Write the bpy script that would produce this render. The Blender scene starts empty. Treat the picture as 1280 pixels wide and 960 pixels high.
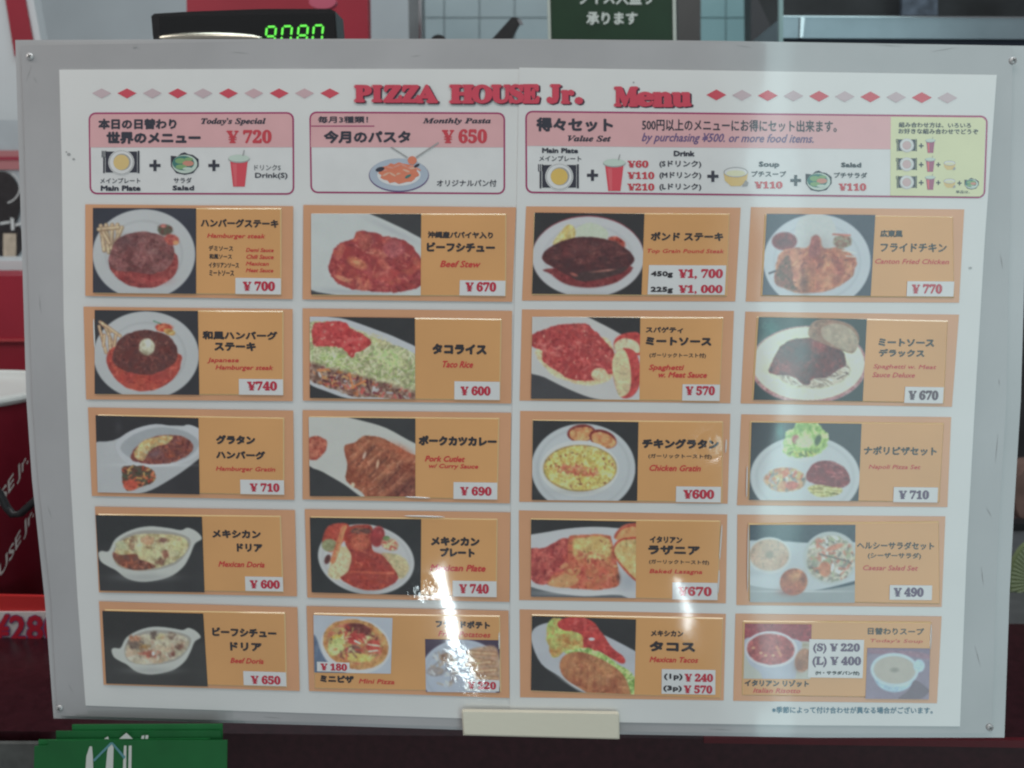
import bpy, math, random
import numpy as np
from mathutils import Matrix, Vector, Euler
random.seed(7)
rng = np.random.default_rng(7)
sc = bpy.context.scene
COL = sc.collection

# ---------------------------------------------------------------- camera, light, exposure
F, CX, CY = 1100.0, 640.0, 480.0
RX, RY, RZ = [math.radians(a) for a in (4.45, -1.09, -0.57)]
TV = Vector((0.0054, -0.0113, -0.5742))
LEAN = math.radians(6)
Rb = Matrix.Rotation(RX, 4, 'X') @ Matrix.Rotation(RY, 4, 'Y') @ Matrix.Rotation(RZ, 4, 'Z')
B2C = Matrix.Translation(TV) @ Rb                                   # board to camera
B2W = Matrix.Rotation(math.radians(90) - LEAN, 4, 'X')              # board to world, leaning back
CAMW = B2W @ B2C.inverted()
cam = bpy.data.cameras.new('camera')
cam.sensor_width = 36
cam.lens = 36 * F / 1280
cam.clip_start = 0.02
cam.clip_end = 60
cam.dof.use_dof = True
cam.dof.focus_distance = 0.575
cam.dof.aperture_fstop = 8.5
camo = bpy.data.objects.new('camera', cam)
COL.objects.link(camo)
camo.matrix_world = CAMW
sc.camera = camo

world = bpy.data.worlds.new('World')
sc.world = world
world.use_nodes = True
wb = world.node_tree.nodes['Background']
wb.inputs[0].default_value = (0.96, 0.97, 1.0, 1)
wb.inputs[1].default_value = 0.25

def area(name, loc, target, sx, sy, radiance, colour):
    l = bpy.data.lights.new(name, 'AREA')
    l.shape = 'RECTANGLE'; l.size = sx; l.size_y = sy
    l.energy = radiance * math.pi * sx * sy
    l.color = colour
    o = bpy.data.objects.new(name, l); COL.objects.link(o)
    o.location = loc
    o.rotation_euler = (Vector(target) - Vector(loc)).to_track_quat('-Z', 'Y').to_euler()
    return o
# fluorescent ceiling fitting above and in front of the counter
area('ceiling_lamp', (0.0, -0.60, 1.1), (0.0, 0, 0.1), 1.2, 0.4, 3.0, (1.0, 0.94, 0.90))
area('side_lamp', (-0.85, -0.05, 0.55), (-0.33, 0.3, -0.12), 0.5, 0.5, 2.6, (1.0, 0.93, 0.88))
area('kitchen_lamp', (0.2, 0.15, 1.5), (0.2, 0.9, 0), 1.8, 0.5, 4.6, (0.85, 0.97, 1.0))
sc.view_settings.view_transform = 'Standard'
sc.view_settings.look = 'None'
sc.view_settings.exposure = -0.14
sc.view_settings.gamma = 1.0
sc.cycles.filter_width = 2.2
sc.cycles.use_denoising = True

# ---------------------------------------------------------------- helpers: pixels to places
CO = CAMW.translation.copy()
BINV = B2W.inverted()
CR = CAMW.to_3x3()
def ray(px, py):
    return (CR @ Vector(((px - CX) / F, -(py - CY) / F, -1.0)))
def bp(px, py, h=0.0, ref=None):                                    # a point h metres in front of the board's face
    o = BINV @ CO; d = BINV.to_3x3() @ ray(px, py)
    t = ((h if ref is None else ref) - o.z) / d.z
    p = o + d * t
    return B2W @ Vector((p.x, p.y, h))
def yp(px, py, Y):                                                  # a point of the upright plane Y metres behind the board
    d = ray(px, py); t = (Y - CO.y) / d.y
    return CO + d * t
# the window, and added glare lights, whose images show in the glossy film
def mirror(px, py, dist):                                           # where light must stand to be mirrored at this spot
    P = bp(px, py, 0); d = (P - CO).normalized(); n = (B2W.to_3x3() @ Vector((0, 0, 1))).normalized()
    return P + (d - 2 * d.dot(n) * n) * dist
def glare_lamp(name, p0, p1, width, rad, col, dist=0.75):
    A = mirror(*p0, dist); Bm = mirror(*p1, dist); mid = (A + Bm) / 2
    l = bpy.data.lights.new(name, 'AREA'); l.shape = 'RECTANGLE'; l.size = width; l.size_y = (A - Bm).length
    l.energy = rad * math.pi * l.size * l.size_y; l.color = col
    lo = bpy.data.objects.new(name, l); COL.objects.link(lo)
    tgt = bp((p0[0] + p1[0]) / 2, (p0[1] + p1[1]) / 2)
    zax = (mid - tgt).normalized(); yax = (A - Bm).normalized(); xax = yax.cross(zax).normalized(); yax = zax.cross(xax)
    lo.matrix_world = Matrix(((xax.x, yax.x, zax.x, mid.x), (xax.y, yax.y, zax.y, mid.y), (xax.z, yax.z, zax.z, mid.z), (0, 0, 0, 1)))
glare_lamp('added_streak_light', (541, 712), (598, 850), 0.023, 26, (0.82, 0.97, 1.0))  # added light, placed only to mirror as the glare streak
glare_lamp('added_sliver_light', (851, 733), (868, 794), 0.007, 16, (0.85, 0.97, 1.0))  # added light for a thin sliver of glare
glare_lamp('added_sparkle_light', (882, 548), (890, 562), 0.010, 11, (0.9, 0.97, 1.0))  # added light that makes the crumpled film sparkle
glare_lamp('added_glint_light', (990, 380), (972, 700), 0.050, 0.5, (0.5, 1.0, 0.92))  # added narrow light for the upright teal glint band
# daylight window to the right, mirrored in the right part of the glossy board
glare_lamp('window_light', (1149, -60), (1134, 1010), 0.66, 1.3, (0.68, 0.97, 1.0), 1.7)
for k_, x_ in enumerate((898, 914, 930, 946, 962, 978)):            # added light strips, stepped to feather the left edge of the veil
    glare_lamp('added_veil_step', (x_ + 8, -60), (x_ - 8, 1010), 0.034, 0.10 + 0.12 * k_, (0.66, 0.96, 1.0), 1.7)

def s2l(c):
    c = c / 255.0
    return c / 12.92 if c <= 0.04045 else ((c + 0.055) / 1.055) ** 2.4
KB = 0.60
def ink(c, k=None):                                                 # print colour: reflectance under the room's light
    k = k or KB
    return tuple(min(0.86, s2l(v) / k) for v in c)

# ---------------------------------------------------------------- materials
MATS = {}
def film_group():
    g = bpy.data.node_groups.new('film_relief', 'ShaderNodeTree')
    g.interface.new_socket('Normal', in_out='OUTPUT', socket_type='NodeSocketVector')
    n = g.nodes; L = g.links
    geo = n.new('ShaderNodeNewGeometry')
    def noise(scale, detail, rough=0.5):
        x = n.new('ShaderNodeTexNoise'); x.inputs['Scale'].default_value = scale
        x.inputs['Detail'].default_value = detail; x.inputs['Roughness'].default_value = rough
        L.new(geo.outputs['Position'], x.inputs['Vector']); return x
    def m(op, a, b):
        x = n.new('ShaderNodeMath'); x.operation = op
        for i, v in enumerate((a, b)):
            if isinstance(v, (int, float)): x.inputs[i].default_value = v
            elif v is not None: L.new(v, x.inputs[i])
        return x.outputs[0]
    def near(px, py, r0, r1):
        d = n.new('ShaderNodeVectorMath'); d.operation = 'DISTANCE'
        L.new(geo.outputs['Position'], d.inputs[0]); d.inputs[1].default_value = bp(px, py)
        mr = n.new('ShaderNodeMapRange'); mr.interpolation_type = 'SMOOTHSTEP'
        L.new(d.outputs['Value'], mr.inputs[0])
        mr.inputs[1].default_value = r0; mr.inputs[2].default_value = r1
        mr.inputs[3].default_value = 1; mr.inputs[4].default_value = 0
        return mr.outputs[0]
    wide = m('MULTIPLY', noise(8, 2).outputs[0], 0.0016)
    crump = noise(95, 4, 0.7).outputs[0]
    vor = n.new('ShaderNodeTexVoronoi'); vor.inputs['Scale'].default_value = 120; vor.feature = 'DISTANCE_TO_EDGE'
    L.new(geo.outputs['Position'], vor.inputs['Vector'])
    cr = m('ADD', m('MULTIPLY', crump, 0.0011), m('MULTIPLY', vor.outputs['Distance'], 0.0007))
    mask = m('MAXIMUM', m('MULTIPLY', m('MAXIMUM', m('MULTIPLY', near(573, 826, 0.004, 0.021), 0.3), m('MAXIMUM', near(596, 862, 0.002, 0.018), m('MULTIPLY', near(520, 740, 0.001, 0.012), 0.6))), 0.75), m('MULTIPLY', near(886, 556, 0.001, 0.010), 0.7))
    mask = m('MAXIMUM', mask, m('MULTIPLY', near(530, 735, 0.001, 0.012), 0.4))
    h = m('ADD', wide, m('MULTIPLY', cr, mask))
    b = n.new('ShaderNodeBump'); b.inputs['Strength'].default_value = 1.0; b.inputs['Distance'].default_value = 1.0
    L.new(h, b.inputs['Height'])
    out = n.new('NodeGroupOutput'); L.new(b.outputs[0], out.inputs[0])
    return g
FILM = film_group()
def mat(name, col, rough=0.5, spec=0.4, coat=0.0, metal=0.0, vary=0.0, vscale=60, attr=None, emit=None, bump=0.0, bscale=200, base_rough_coat=0.065):
    if name in MATS: return MATS[name]
    m = bpy.data.materials.new(name); m.use_nodes = True
    nt = m.node_tree; p = nt.nodes['Principled BSDF']
    p.inputs['Base Color'].default_value = (*col, 1)
    p.inputs['Roughness'].default_value = rough
    p.inputs['Specular IOR Level'].default_value = spec
    p.inputs['Metallic'].default_value = metal
    src = None
    if attr:
        a = nt.nodes.new('ShaderNodeAttribute'); a.attribute_name = attr
        src = a.outputs['Color']
    if vary > 0:
        geo = nt.nodes.new('ShaderNodeNewGeometry')
        nz = nt.nodes.new('ShaderNodeTexNoise'); nz.inputs['Scale'].default_value = vscale; nz.inputs['Detail'].default_value = 5
        nt.links.new(geo.outputs['Position'], nz.inputs['Vector'])
        mr = nt.nodes.new('ShaderNodeMapRange')
        mr.inputs[1].default_value = 0.3; mr.inputs[2].default_value = 0.7
        mr.inputs[3].default_value = 1 - vary; mr.inputs[4].default_value = 1 + vary
        nt.links.new(nz.outputs[0], mr.inputs[0])
        mx = nt.nodes.new('ShaderNodeVectorMath'); mx.operation = 'SCALE'
        if src: nt.links.new(src, mx.inputs[0])
        else: mx.inputs[0].default_value = col
        nt.links.new(mr.outputs[0], mx.inputs['Scale'])
        src = mx.outputs[0]
    if src: nt.links.new(src, p.inputs['Base Color'])
    if coat > 0:
        g = nt.nodes.new('ShaderNodeGroup'); g.node_tree = FILM
        p.inputs['Coat Weight'].default_value = coat
        p.inputs['Coat Roughness'].default_value = base_rough_coat; p.inputs['Coat IOR'].default_value = 1.95
        nt.links.new(g.outputs[0], p.inputs['Coat Normal'])
    if bump > 0:
        nz = nt.nodes.new('ShaderNodeTexNoise'); nz.inputs['Scale'].default_value = bscale
        geo = nt.nodes.new('ShaderNodeNewGeometry'); nt.links.new(geo.outputs['Position'], nz.inputs['Vector'])
        b = nt.nodes.new('ShaderNodeBump'); b.inputs['Strength'].default_value = bump; b.inputs['Distance'].default_value = 0.001
        nt.links.new(nz.outputs[0], b.inputs['Height']); nt.links.new(b.outputs[0], p.inputs['Normal'])
    if emit:
        p.inputs['Emission Color'].default_value = (*emit[0], 1); p.inputs['Emission Strength'].default_value = emit[1]
    MATS[name] = m
    return m
def pm(name, rgb, **k):                                             # printed, laminated surface
    return mat(name, ink(rgb), rough=0.5, spec=0.12, coat=1.0, vary=k.pop('vary', 0.03), **k)

# ---------------------------------------------------------------- helpers: objects
def tag(o, label=None, cat=None, group=None, kind=None):
    if label: o['label'] = label
    if cat: o['category'] = cat
    if group: o['group'] = group
    if kind: o['kind'] = kind
    return o
def empty(name, loc, **k):
    o = bpy.data.objects.new(name, None); COL.objects.link(o); o.location = loc
    o.empty_display_size = 0.02
    return tag(o, **k)
def world_loc(o):
    v = Vector(o.location)
    while o.parent: o = o.parent; v += Vector(o.location)
    return v
def link(name, verts, faces, mats, idx=None, parent=None, smooth=False, **k):
    me = bpy.data.meshes.new(name)
    verts = [Vector(v) for v in verts]
    c = Vector((sum(v.x for v in verts), sum(v.y for v in verts), sum(v.z for v in verts))) / len(verts)
    me.from_pydata([v - c for v in verts], [], faces)
    for m in mats: me.materials.append(m)
    if idx: me.polygons.foreach_set('material_index', idx)
    if smooth: me.polygons.foreach_set('use_smooth', [True] * len(me.polygons))
    me.update()
    o = bpy.data.objects.new(name, me); COL.objects.link(o)
    if parent: o.parent = parent; o.location = c - world_loc(parent)
    else: o.location = c
    return tag(o, **k)
class MB:
    def __init__(s): s.v = []; s.f = []; s.m = []; s.i = []
    def mi(s, m):
        if m not in s.m: s.m.append(m)
        return s.m.index(m)
    def face(s, pts, m):
        b = len(s.v); s.v += [Vector(p) for p in pts]; s.f.append(tuple(range(b, b + len(pts)))); s.i.append(s.mi(m))
    def flat(s, pts, h, m):                                         # flat print on the board; pts in pixels, clockwise in the picture
        s.face([bp(x, y, h) for x, y in reversed(pts)], m)
    def prism(s, bot, top, m, side=None):
        n = len(bot); b = len(s.v); s.v += [Vector(p) for p in bot] + [Vector(p) for p in top]
        s.f.append(tuple(b + n + i for i in range(n))); s.i.append(s.mi(m))
        s.f.append(tuple(b + i for i in reversed(range(n)))); s.i.append(s.mi(m))
        for i in range(n):
            j = (i + 1) % n
            s.f.append((b + i, b + j, b + n + j, b + n + i)); s.i.append(s.mi(side or m))
    def slab(s, pts, h0, h1, m, inset=0.0, side=None):              # a plate on the board, with a bevelled edge of INSET pixels
        pts = list(reversed(pts))
        cx = sum(p[0] for p in pts) / len(pts); cy = sum(p[1] for p in pts) / len(pts)
        def ins(p): return (p[0] + (inset if p[0] < cx else -inset), p[1] + (inset if p[1] < cy else -inset))
        s.prism([bp(x, y, h0, h1) for x, y in pts], [bp(*(ins(p) if inset else p), h1) for p in pts], m, side)
    def yslab(s, pts, Y, th, m, side=None):                         # an upright thing at distance Y behind the board, TH deep
        pts = list(reversed(pts))
        fr = [yp(x, y, Y) for x, y in pts]
        s.prism([p + Vector((0, th, 0)) for p in fr], fr, m, side)
    def build(s, name, parent=None, smooth=False, **k):
        return link(name, s.v, s.f, s.m, s.i, parent, smooth, **k)
def ellipse(cx, cy, rx, ry, n=32, rot=0, a0=0, a1=360):
    r = math.radians(rot); o = []
    for k in range(n):
        a = math.radians(a0 + (a1 - a0) * k / (n if a1 - a0 == 360 else n - 1))
        x, y = rx * math.cos(a), ry * math.sin(a)
        o.append((cx + x * math.cos(r) - y * math.sin(r), cy + x * math.sin(r) + y * math.cos(r)))
    return o
def rrect(q, r, n=5):                                               # rounded quad, clockwise from top left
    o = []
    for i in range(4):
        p = Vector(q[i]); a = (Vector(q[i - 1]) - p).normalized(); b = (Vector(q[(i + 1) % 4]) - p).normalized()
        c = p + (a + b) * r
        for k in range(n):
            t = math.radians(90 * k / (n - 1))
            v = c - b * r * math.cos(t) - a * r * math.sin(t)
            o.append((v.x, v.y))
    return o

# ---------------------------------------------------------------- lettering
def mbold(s):
    o = ''
    for ch in s:
        if ch.isdigit(): o += chr(0x1D7CE + int(ch))
        elif 'A' <= ch <= 'Z': o += chr(0x1D400 + ord(ch) - 65)
        elif 'a' <= ch <= 'z': o += chr(0x1D41A + ord(ch) - 97)
        else: o += ch
    return o
def mbi(s):
    o = ''
    for ch in s:
        if 'A' <= ch <= 'Z': o += chr(0x1D468 + ord(ch) - 65)
        elif 'a' <= ch <= 'z': o += chr(0x1D482 + ord(ch) - 97)
        else: o += ch
    return o
GCACHE = {}
def glyphs(s, off=0.0, res=2):
    key = (s, off, res)
    if key in GCACHE: return GCACHE[key]
    c = bpy.data.curves.new('tmp', 'FONT'); c.body = s; c.offset = off; c.resolution_u = res
    o = bpy.data.objects.new('tmp', c); COL.objects.link(o)
    bpy.context.view_layer.update()
    me = o.evaluated_get(bpy.context.evaluated_depsgraph_get()).to_mesh()
    v = np.empty(len(me.vertices) * 3); me.vertices.foreach_get('co', v); v = v.reshape(-1, 3)[:, :2]
    f = [tuple(p.vertices) for p in me.polygons]
    o.to_mesh_clear(); bpy.data.objects.remove(o); bpy.data.curves.remove(c)
    GCACHE[key] = (v, f)
    return v, f
def yenify(s):                                                      # serif yen sign: a serif Y with two bars
    return s
LET = [0]
def text(parent, s, box, m, place, off=0.0, shear=0.0, name='lettering', kern=None, copies=1, spread=0.0, yen=False, res=2, **k):
    """lettering fitted to box (x0,y0,x1,y1); place(x,y,layer) gives the point"""
    x0, y0, x1, y1 = box
    raw = s
    if yen: s = s.replace('¥', 'Y')
    if yen: s = mbold(s)
    v, f = glyphs(s, 0.0, res)
    mn = v.min(0); mx = v.max(0)
    if off > 0 and copies == 1:
        copies = 9 if off > .025 else 5; spread = off * 1.75 * (y1 - y0) / max(0.35, mx[1] - mn[1])
    off = 0.0
    x0 += spread; x1 -= spread; y0 += spread; y1 -= spread
    u = (v - mn) / (mx - mn)
    bars = []
    if yen and '¥' in raw:
        pre = raw.index('¥')
        w0 = glyphs(mbold(raw[:pre].replace('¥', 'Y')) , off, res)[0].max(0)[0] if pre and raw[:pre].strip() else (mn[0] if pre == 0 else 0)
        wY = glyphs(mbold(raw[:pre] + 'Y'), off, res)[0].max(0)[0]
        a = ((w0 if pre else mn[0]) - mn[0]) / (mx[0] - mn[0]); b = (wY - mn[0]) / (mx[0] - mn[0])
        wy = b - a
        if pre: a = b - 0.62 * 1.0 / (mx[0] - mn[0]) ; wy = b - a
        base = 0.0 if mn[1] > -0.05 else -mn[1] / (mx[1] - mn[1])
        for yy in (0.27, 0.44):
            bars.append((a + 0.16 * wy, b - 0.16 * wy, base + yy * (1 - base)))
    V = []; Fc = []
    pre_wide = spread * 0.8 if spread > 2.3 else 0
    x0 -= pre_wide; x1 += pre_wide
    for q in range(copies):
        dx, dy = ((0, 0), (spread, 0), (0, spread), (-spread, 0), (0, -spread), (spread * .7, spread * .7), (-spread * .7, spread * .7), (spread * .7, -spread * .7), (-spread * .7, -spread * .7))[q]
        b0 = len(V)
        for a, b in u:
            X = x0 + a * (x1 - x0) + shear * (b - 0.5) * (y1 - y0) + dx
            Y = y1 - b * (y1 - y0) + dy
            V.append(place(X, Y, q * 0.00001))
        Fc += [tuple(b0 + i for i in t) for t in f]
    for a, b, yy in bars:
        b0 = len(V); hh = 0.045
        for (p, q) in ((a, yy - hh), (b, yy - hh), (b, yy + hh), (a, yy + hh)):
            V.append(place(x0 + p * (x1 - x0), y1 - q * (y1 - y0), 0.00012))
        Fc.append((b0, b0 + 1, b0 + 2, b0 + 3))
    LET[0] += 1
    return link(name, V, Fc, [m], None, parent, **k)
def direct(h):
    return lambda x, y, l: bp(x, y, h + l)
def warped(z, h, slope=0.0, lean=0.0, cx=640, cy=300):              # zoomed-crop coordinates of one card
    ox, oy, sc_ = z
    return lambda x, y, l: bp(ox + (x + lean * (y - cy)) / sc_, oy + (y + slope * (x - cx)) / sc_, h + l)

# ---------------------------------------------------------------- painted food pictures (flat print)
_perm = rng.random((64, 64))
def vnoise(X, Y, s, seed=0, oct=3):
    out = np.zeros_like(X, dtype=float); amp = 0.5; tot = 0
    for k in range(oct):
        x = X / s + seed * 7.31 + k * 13.7; y = Y / s + seed * 3.17 + k * 5.1
        xi = np.floor(x).astype(int); yi = np.floor(y).astype(int)
        fx = x - xi; fy = y - yi; fx = fx * fx * (3 - 2 * fx); fy = fy * fy * (3 - 2 * fy)
        g = lambda i, j: _perm[(yi + j) % 64, (xi + i) % 64]
        v = (g(0, 0) * (1 - fx) + g(1, 0) * fx) * (1 - fy) + (g(0, 1) * (1 - fx) + g(1, 1) * fx) * fy
        out += v * amp; tot += amp; amp *= 0.55; s = s / 2.1
    return out / tot - 0.5
class Pic:
    def __init__(s, quad, bg, n=170):
        s.q = quad
        s.x0 = min(p[0] for p in quad); s.x1 = max(p[0] for p in quad)
        s.y0 = min(p[1] for p in quad); s.y1 = max(p[1] for p in quad)
        s.w = n; s.h = max(8, int(n * (s.y1 - s.y0) / (s.x1 - s.x0)))
        u, v = np.meshgrid(np.linspace(0, 1, s.w), np.linspace(0, 1, s.h))
        s.u, s.v = u, v
        (ax, ay), (bx, by), (cx_, cy_), (dx, dy) = quad
        s.X = (1 - v) * ((1 - u) * ax + u * bx) + v * ((1 - u) * dx + u * cx_)
        s.Y = (1 - v) * ((1 - u) * ay + u * by) + v * ((1 - u) * dy + u * cy_)
        s.im = np.zeros((s.h, s.w, 3)); s.im[:] = bg
        s.im += (vnoise(s.X, s.Y, 120, 3)[..., None]) * 10
        s.seed = 1
    def put(s, m, col, amp=0, ns=30, tint=None):
        s.seed += 1
        c = np.zeros_like(s.im); c[:] = col
        if amp:
            n = vnoise(s.X, s.Y, ns, s.seed, 4)[..., None]
            if tint is not None: c = c + (np.array(tint) - c) * np.clip(0.5 + n * 2.6, 0, 1)
            c = c + n * amp * 2
        s.im = s.im * (1 - m[..., None]) + c * m[..., None]
        return m
    def me(s, cx, cy, rx, ry, rot=0, soft=6, wob=0, ws=40):
        r = math.radians(rot); dx = s.X - cx; dy = s.Y - cy
        x = dx * math.cos(r) + dy * math.sin(r); y = -dx * math.sin(r) + dy * math.cos(r)
        d = (1 - np.sqrt((x / rx) ** 2 + (y / ry) ** 2)) * min(rx, ry)
        if wob: d = d + vnoise(s.X, s.Y, ws, s.seed + 5, 3) * 2 * wob
        return np.clip(d / soft + 0.5, 0, 1)
    def mp(s, pts, soft=6, smooth=True, wob=0, ws=40):
        if smooth:
            o = []; n = len(pts)
            for i in range(n):
                p0, p1, p2, p3 = [np.array(pts[(i + k - 1) % n], float) for k in range(4)]
                for t in (0, .25, .5, .75):
                    o.append(0.5 * ((2 * p1) + (-p0 + p2) * t + (2 * p0 - 5 * p1 + 4 * p2 - p3) * t * t + (-p0 + 3 * p1 - 3 * p2 + p3) * t ** 3))
            pts = o
        P = np.array(pts, float); d = np.full(s.X.shape, 1e9); ins = np.zeros(s.X.shape, bool)
        for i in range(len(P)):
            a = P[i]; b = P[(i + 1) % len(P)]; e = b - a
            wx = s.X - a[0]; wy = s.Y - a[1]
            t = np.clip((wx * e[0] + wy * e[1]) / (e @ e + 1e-9), 0, 1)
            d = np.minimum(d, np.hypot(wx - t * e[0], wy - t * e[1]))
            c = ((a[1] > s.Y) != (b[1] > s.Y))
            if abs(e[1]) > 1e-9: ins ^= c & (s.X < e[0] * (s.Y - a[1]) / e[1] + a[0])
        d = np.where(ins, d, -d)
        if wob: d = d + vnoise(s.X, s.Y, ws, s.seed + 5, 3) * 2 * wob
        return np.clip(d / soft + 0.5, 0, 1)
    def E(s, cx, cy, rx, ry, col, rot=0, soft=6, amp=5, ns=30, tint=None, wob=0, ws=40):
        return s.put(s.me(cx, cy, rx, ry, rot, soft, wob, ws), col, amp, ns, tint)
    def P(s, pts, col, soft=6, amp=5, ns=30, tint=None, smooth=True, wob=0, ws=40):
        return s.put(s.mp(pts, soft, smooth, wob, ws), col, amp, ns, tint)
    def G(s, cx, cy, rx, ry, col, a=0.5, rot=0, clip=None):         # soft glow or shadow of the picture
        r = math.radians(rot); dx = s.X - cx; dy = s.Y - cy
        x = dx * math.cos(r) + dy * math.sin(r); y = -dx * math.sin(r) + dy * math.cos(r)
        m = np.exp(-((x / rx) ** 2 + (y / ry) ** 2) * 1.2) * a
        if clip is not None: m = m * clip
        s.im = s.im * (1 - m[..., None]) + np.array(col, float) * m[..., None]
    def R(s, x0, y0, x1, y1, w, col, soft=4, clip=None, a=1.0):     # rod
        lx0, lx1 = sorted((x0, x1)); ly0, ly1 = sorted((y0, y1)); g = w + soft + 2
        sel = (s.X > lx0 - g) & (s.X < lx1 + g) & (s.Y > ly0 - g) & (s.Y < ly1 + g)
        if not sel.any(): return
        ii, jj = np.where(sel); i0, i1, j0, j1 = ii.min(), ii.max() + 1, jj.min(), jj.max() + 1
        X = s.X[i0:i1, j0:j1]; Y = s.Y[i0:i1, j0:j1]
        ex, ey = x1 - x0, y1 - y0
        t = np.clip(((X - x0) * ex + (Y - y0) * ey) / (ex * ex + ey * ey + 1e-9), 0, 1)
        d = w / 2 - np.hypot(X - x0 - t * ex, Y - y0 - t * ey)
        m = np.clip(d / soft + 0.5, 0, 1) * a
        if clip is not None: m = m * clip[i0:i1, j0:j1]
        m = m[..., None]
        s.im[i0:i1, j0:j1] = s.im[i0:i1, j0:j1] * (1 - m) + np.array(col, float) * m
    def bits(s, clip, n, l, w, cols, soft=3, a=0.9, ang=(0, 360), ds=14):
        ii, jj = np.where(clip > 0.6)
        if len(ii) == 0: return
        for _ in range(n):
            k = rng.integers(len(ii)); x = s.X[ii[k], jj[k]]; y = s.Y[ii[k], jj[k]]
            t = math.radians(rng.uniform(*ang)); L = l * rng.uniform(0.4, 1.1) / 2; W = w * rng.uniform(0.6, 1.3)
            c = np.array(cols[rng.integers(len(cols))], float) + rng.uniform(-ds, ds)
            s.R(x - L * math.cos(t), y - L * math.sin(t), x + L * math.cos(t), y + L * math.sin(t), W, c, soft, clip, a)
    def plate(s, cx, cy, rx, ry, rot=0, c=(170, 172, 173), well=0.76):
        m = s.E(cx, cy, rx, ry, c, rot, 5, 3, 90)
        s.G(cx - rx * .25, cy - ry * .45, rx * .7, ry * .5, [min(255, v + 10) for v in c], .5, rot, m)
        w = s.me(cx, cy, rx * well, ry * well, rot, 10) - s.me(cx, cy, rx * (well - .03), ry * (well - .035), rot, 16)
        s.im -= np.clip(w, 0, 1)[..., None] * 14
        s.G(cx, cy + ry * .98, rx * .8, ry * .12, (135, 138, 142), .5, rot, m)
        return m
    def build(s, parent, z, h, name='food_photo', **k):
        im = s.im
        sat = np.clip((im.max(-1) - im.min(-1) - 18) / 40, 0, 1)[..., None]
        im = im * (1 + sat * (vnoise(s.X, s.Y, 26, 31, 4)[..., None] * 0.26 + vnoise(s.X, s.Y, 11, 37, 2)[..., None] * 0.07))
        im = im + sat * (vnoise(s.X, s.Y, 40, 41, 3)[..., None] * np.array([4, 22, 18]))
        g1 = vnoise(s.X, s.Y, 20, 51, 3)[..., None]; g2 = vnoise(s.X, s.Y, 16, 57, 3)[..., None]
        im = im + sat * (np.clip((g1 - 0.13) / 0.08, 0, 1) * np.array([20, 19, 16]) - np.clip((g2 - 0.12) / 0.1, 0, 1) * np.array([24, 18, 14]))
        for _ in range(2):
            pad = np.pad(im, ((1, 1), (1, 1), (0, 0)), mode='edge')
            im = (pad[:-2, 1:-1] + pad[2:, 1:-1] + pad[1:-1, :-2] + pad[1:-1, 2:] + 2 * pad[1:-1, 1:-1]) / 6
        gr = im.mean(-1, keepdims=True); im = gr + (im - gr) * 0.88
        im = np.clip(im + rng.normal(0, 1.5, im.shape), 12, 250) / 255.0
        lin = np.where(im <= 0.04045, im / 12.92, ((im + 0.055) / 1.055) ** 2.4) / KB
        lin = np.clip(lin, 0, 0.86)
        ox, oy, k_ = z
        # board-local plane positions, vectorised
        o = BINV @ CO; Rm = np.array((BINV.to_3x3() @ CR)); px = ox + s.X / k_; py = oy + s.Y / k_
        D = np.stack([(px - CX) / F, -(py - CY) / F, -np.ones_like(px)], -1) @ Rm.T
        t = -o.z / D[..., 2]
        Q = np.stack([o.x + D[..., 0] * t, o.y + D[..., 1] * t, np.full_like(px, h)], -1)
        Wp = Q @ np.array(B2W.to_3x3()).T
        Wp = Wp.reshape(-1, 3); c = Wp.mean(0)
        H, W = s.h, s.w
        me = bpy.data.meshes.new(name)
        me.vertices.add(H * W); me.vertices.foreach_set('co', (Wp - c).astype(np.float32).ravel())
        a = (np.arange(H - 1)[:, None] * W + np.arange(W - 1)[None]).ravel()
        q = np.stack([a, a + W, a + W + 1, a + 1], -1)
        me.loops.add(q.size); me.loops.foreach_set('vertex_index', q.ravel().astype(np.int32))
        me.polygons.add(len(q)); me.polygons.foreach_set('loop_start', (np.arange(len(q)) * 4).astype(np.int32))
        at = me.attributes.new('print', 'FLOAT_COLOR', 'POINT')
        at.data.foreach_set('color', np.concatenate([lin.reshape(-1, 3), np.ones((H * W, 1))], 1).astype(np.float32).ravel())
        me.materials.append(mat('photo_print', (0.5, 0.5, 0.5), rough=0.5, spec=0.12, coat=1.0, attr='print'))
        me.update(calc_edges=True); me.validate()
        ob = bpy.data.objects.new(name, me); COL.objects.link(ob)
        ob.parent = parent; ob.location = Vector(c) - world_loc(parent)
        return tag(ob, **k)

# ================================================================= the setting and the things behind
exec_order = 'background first'
wall_grey = mat('painted_wall', (0.60, 0.66, 0.69), 0.7, vary=0.05, vscale=6)
white_panel = mat('white_panel', (0.60, 0.64, 0.66), 0.5, vary=0.04, vscale=8)
red_paint = mat('red_paint', (0.30, 0.014, 0.032), 0.5, vary=0.08, vscale=12)
maroon = mat('maroon_laminate', (0.15, 0.014, 0.022), 0.35, vary=0.2, vscale=120)
black_plastic = mat('black_plastic', (0.014, 0.014, 0.016), 0.32, spec=0.5, bump=0.25, bscale=900)
dark = mat('dark_recess', (0.012, 0.012, 0.014), 0.6)
steel = mat('brushed_steel', (0.33, 0.40, 0.44), 0.32, metal=0.9, vary=0.12, vscale=14)
dull_steel = mat('dull_steel', (0.16, 0.18, 0.19), 0.42, metal=0.6, vary=0.15, vscale=20)
chrome = mat('chrome', (0.62, 0.64, 0.66), 0.14, metal=1.0)
tile_m = mat('glazed_tile', (0.33, 0.42, 0.45), 0.22, vary=0.08, vscale=9)
tile_t = mat('glazed_tile_teal', (0.30, 0.50, 0.53), 0.22, vary=0.08, vscale=9)
grout = mat('grout', (0.20, 0.24, 0.26), 0.8)

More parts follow.
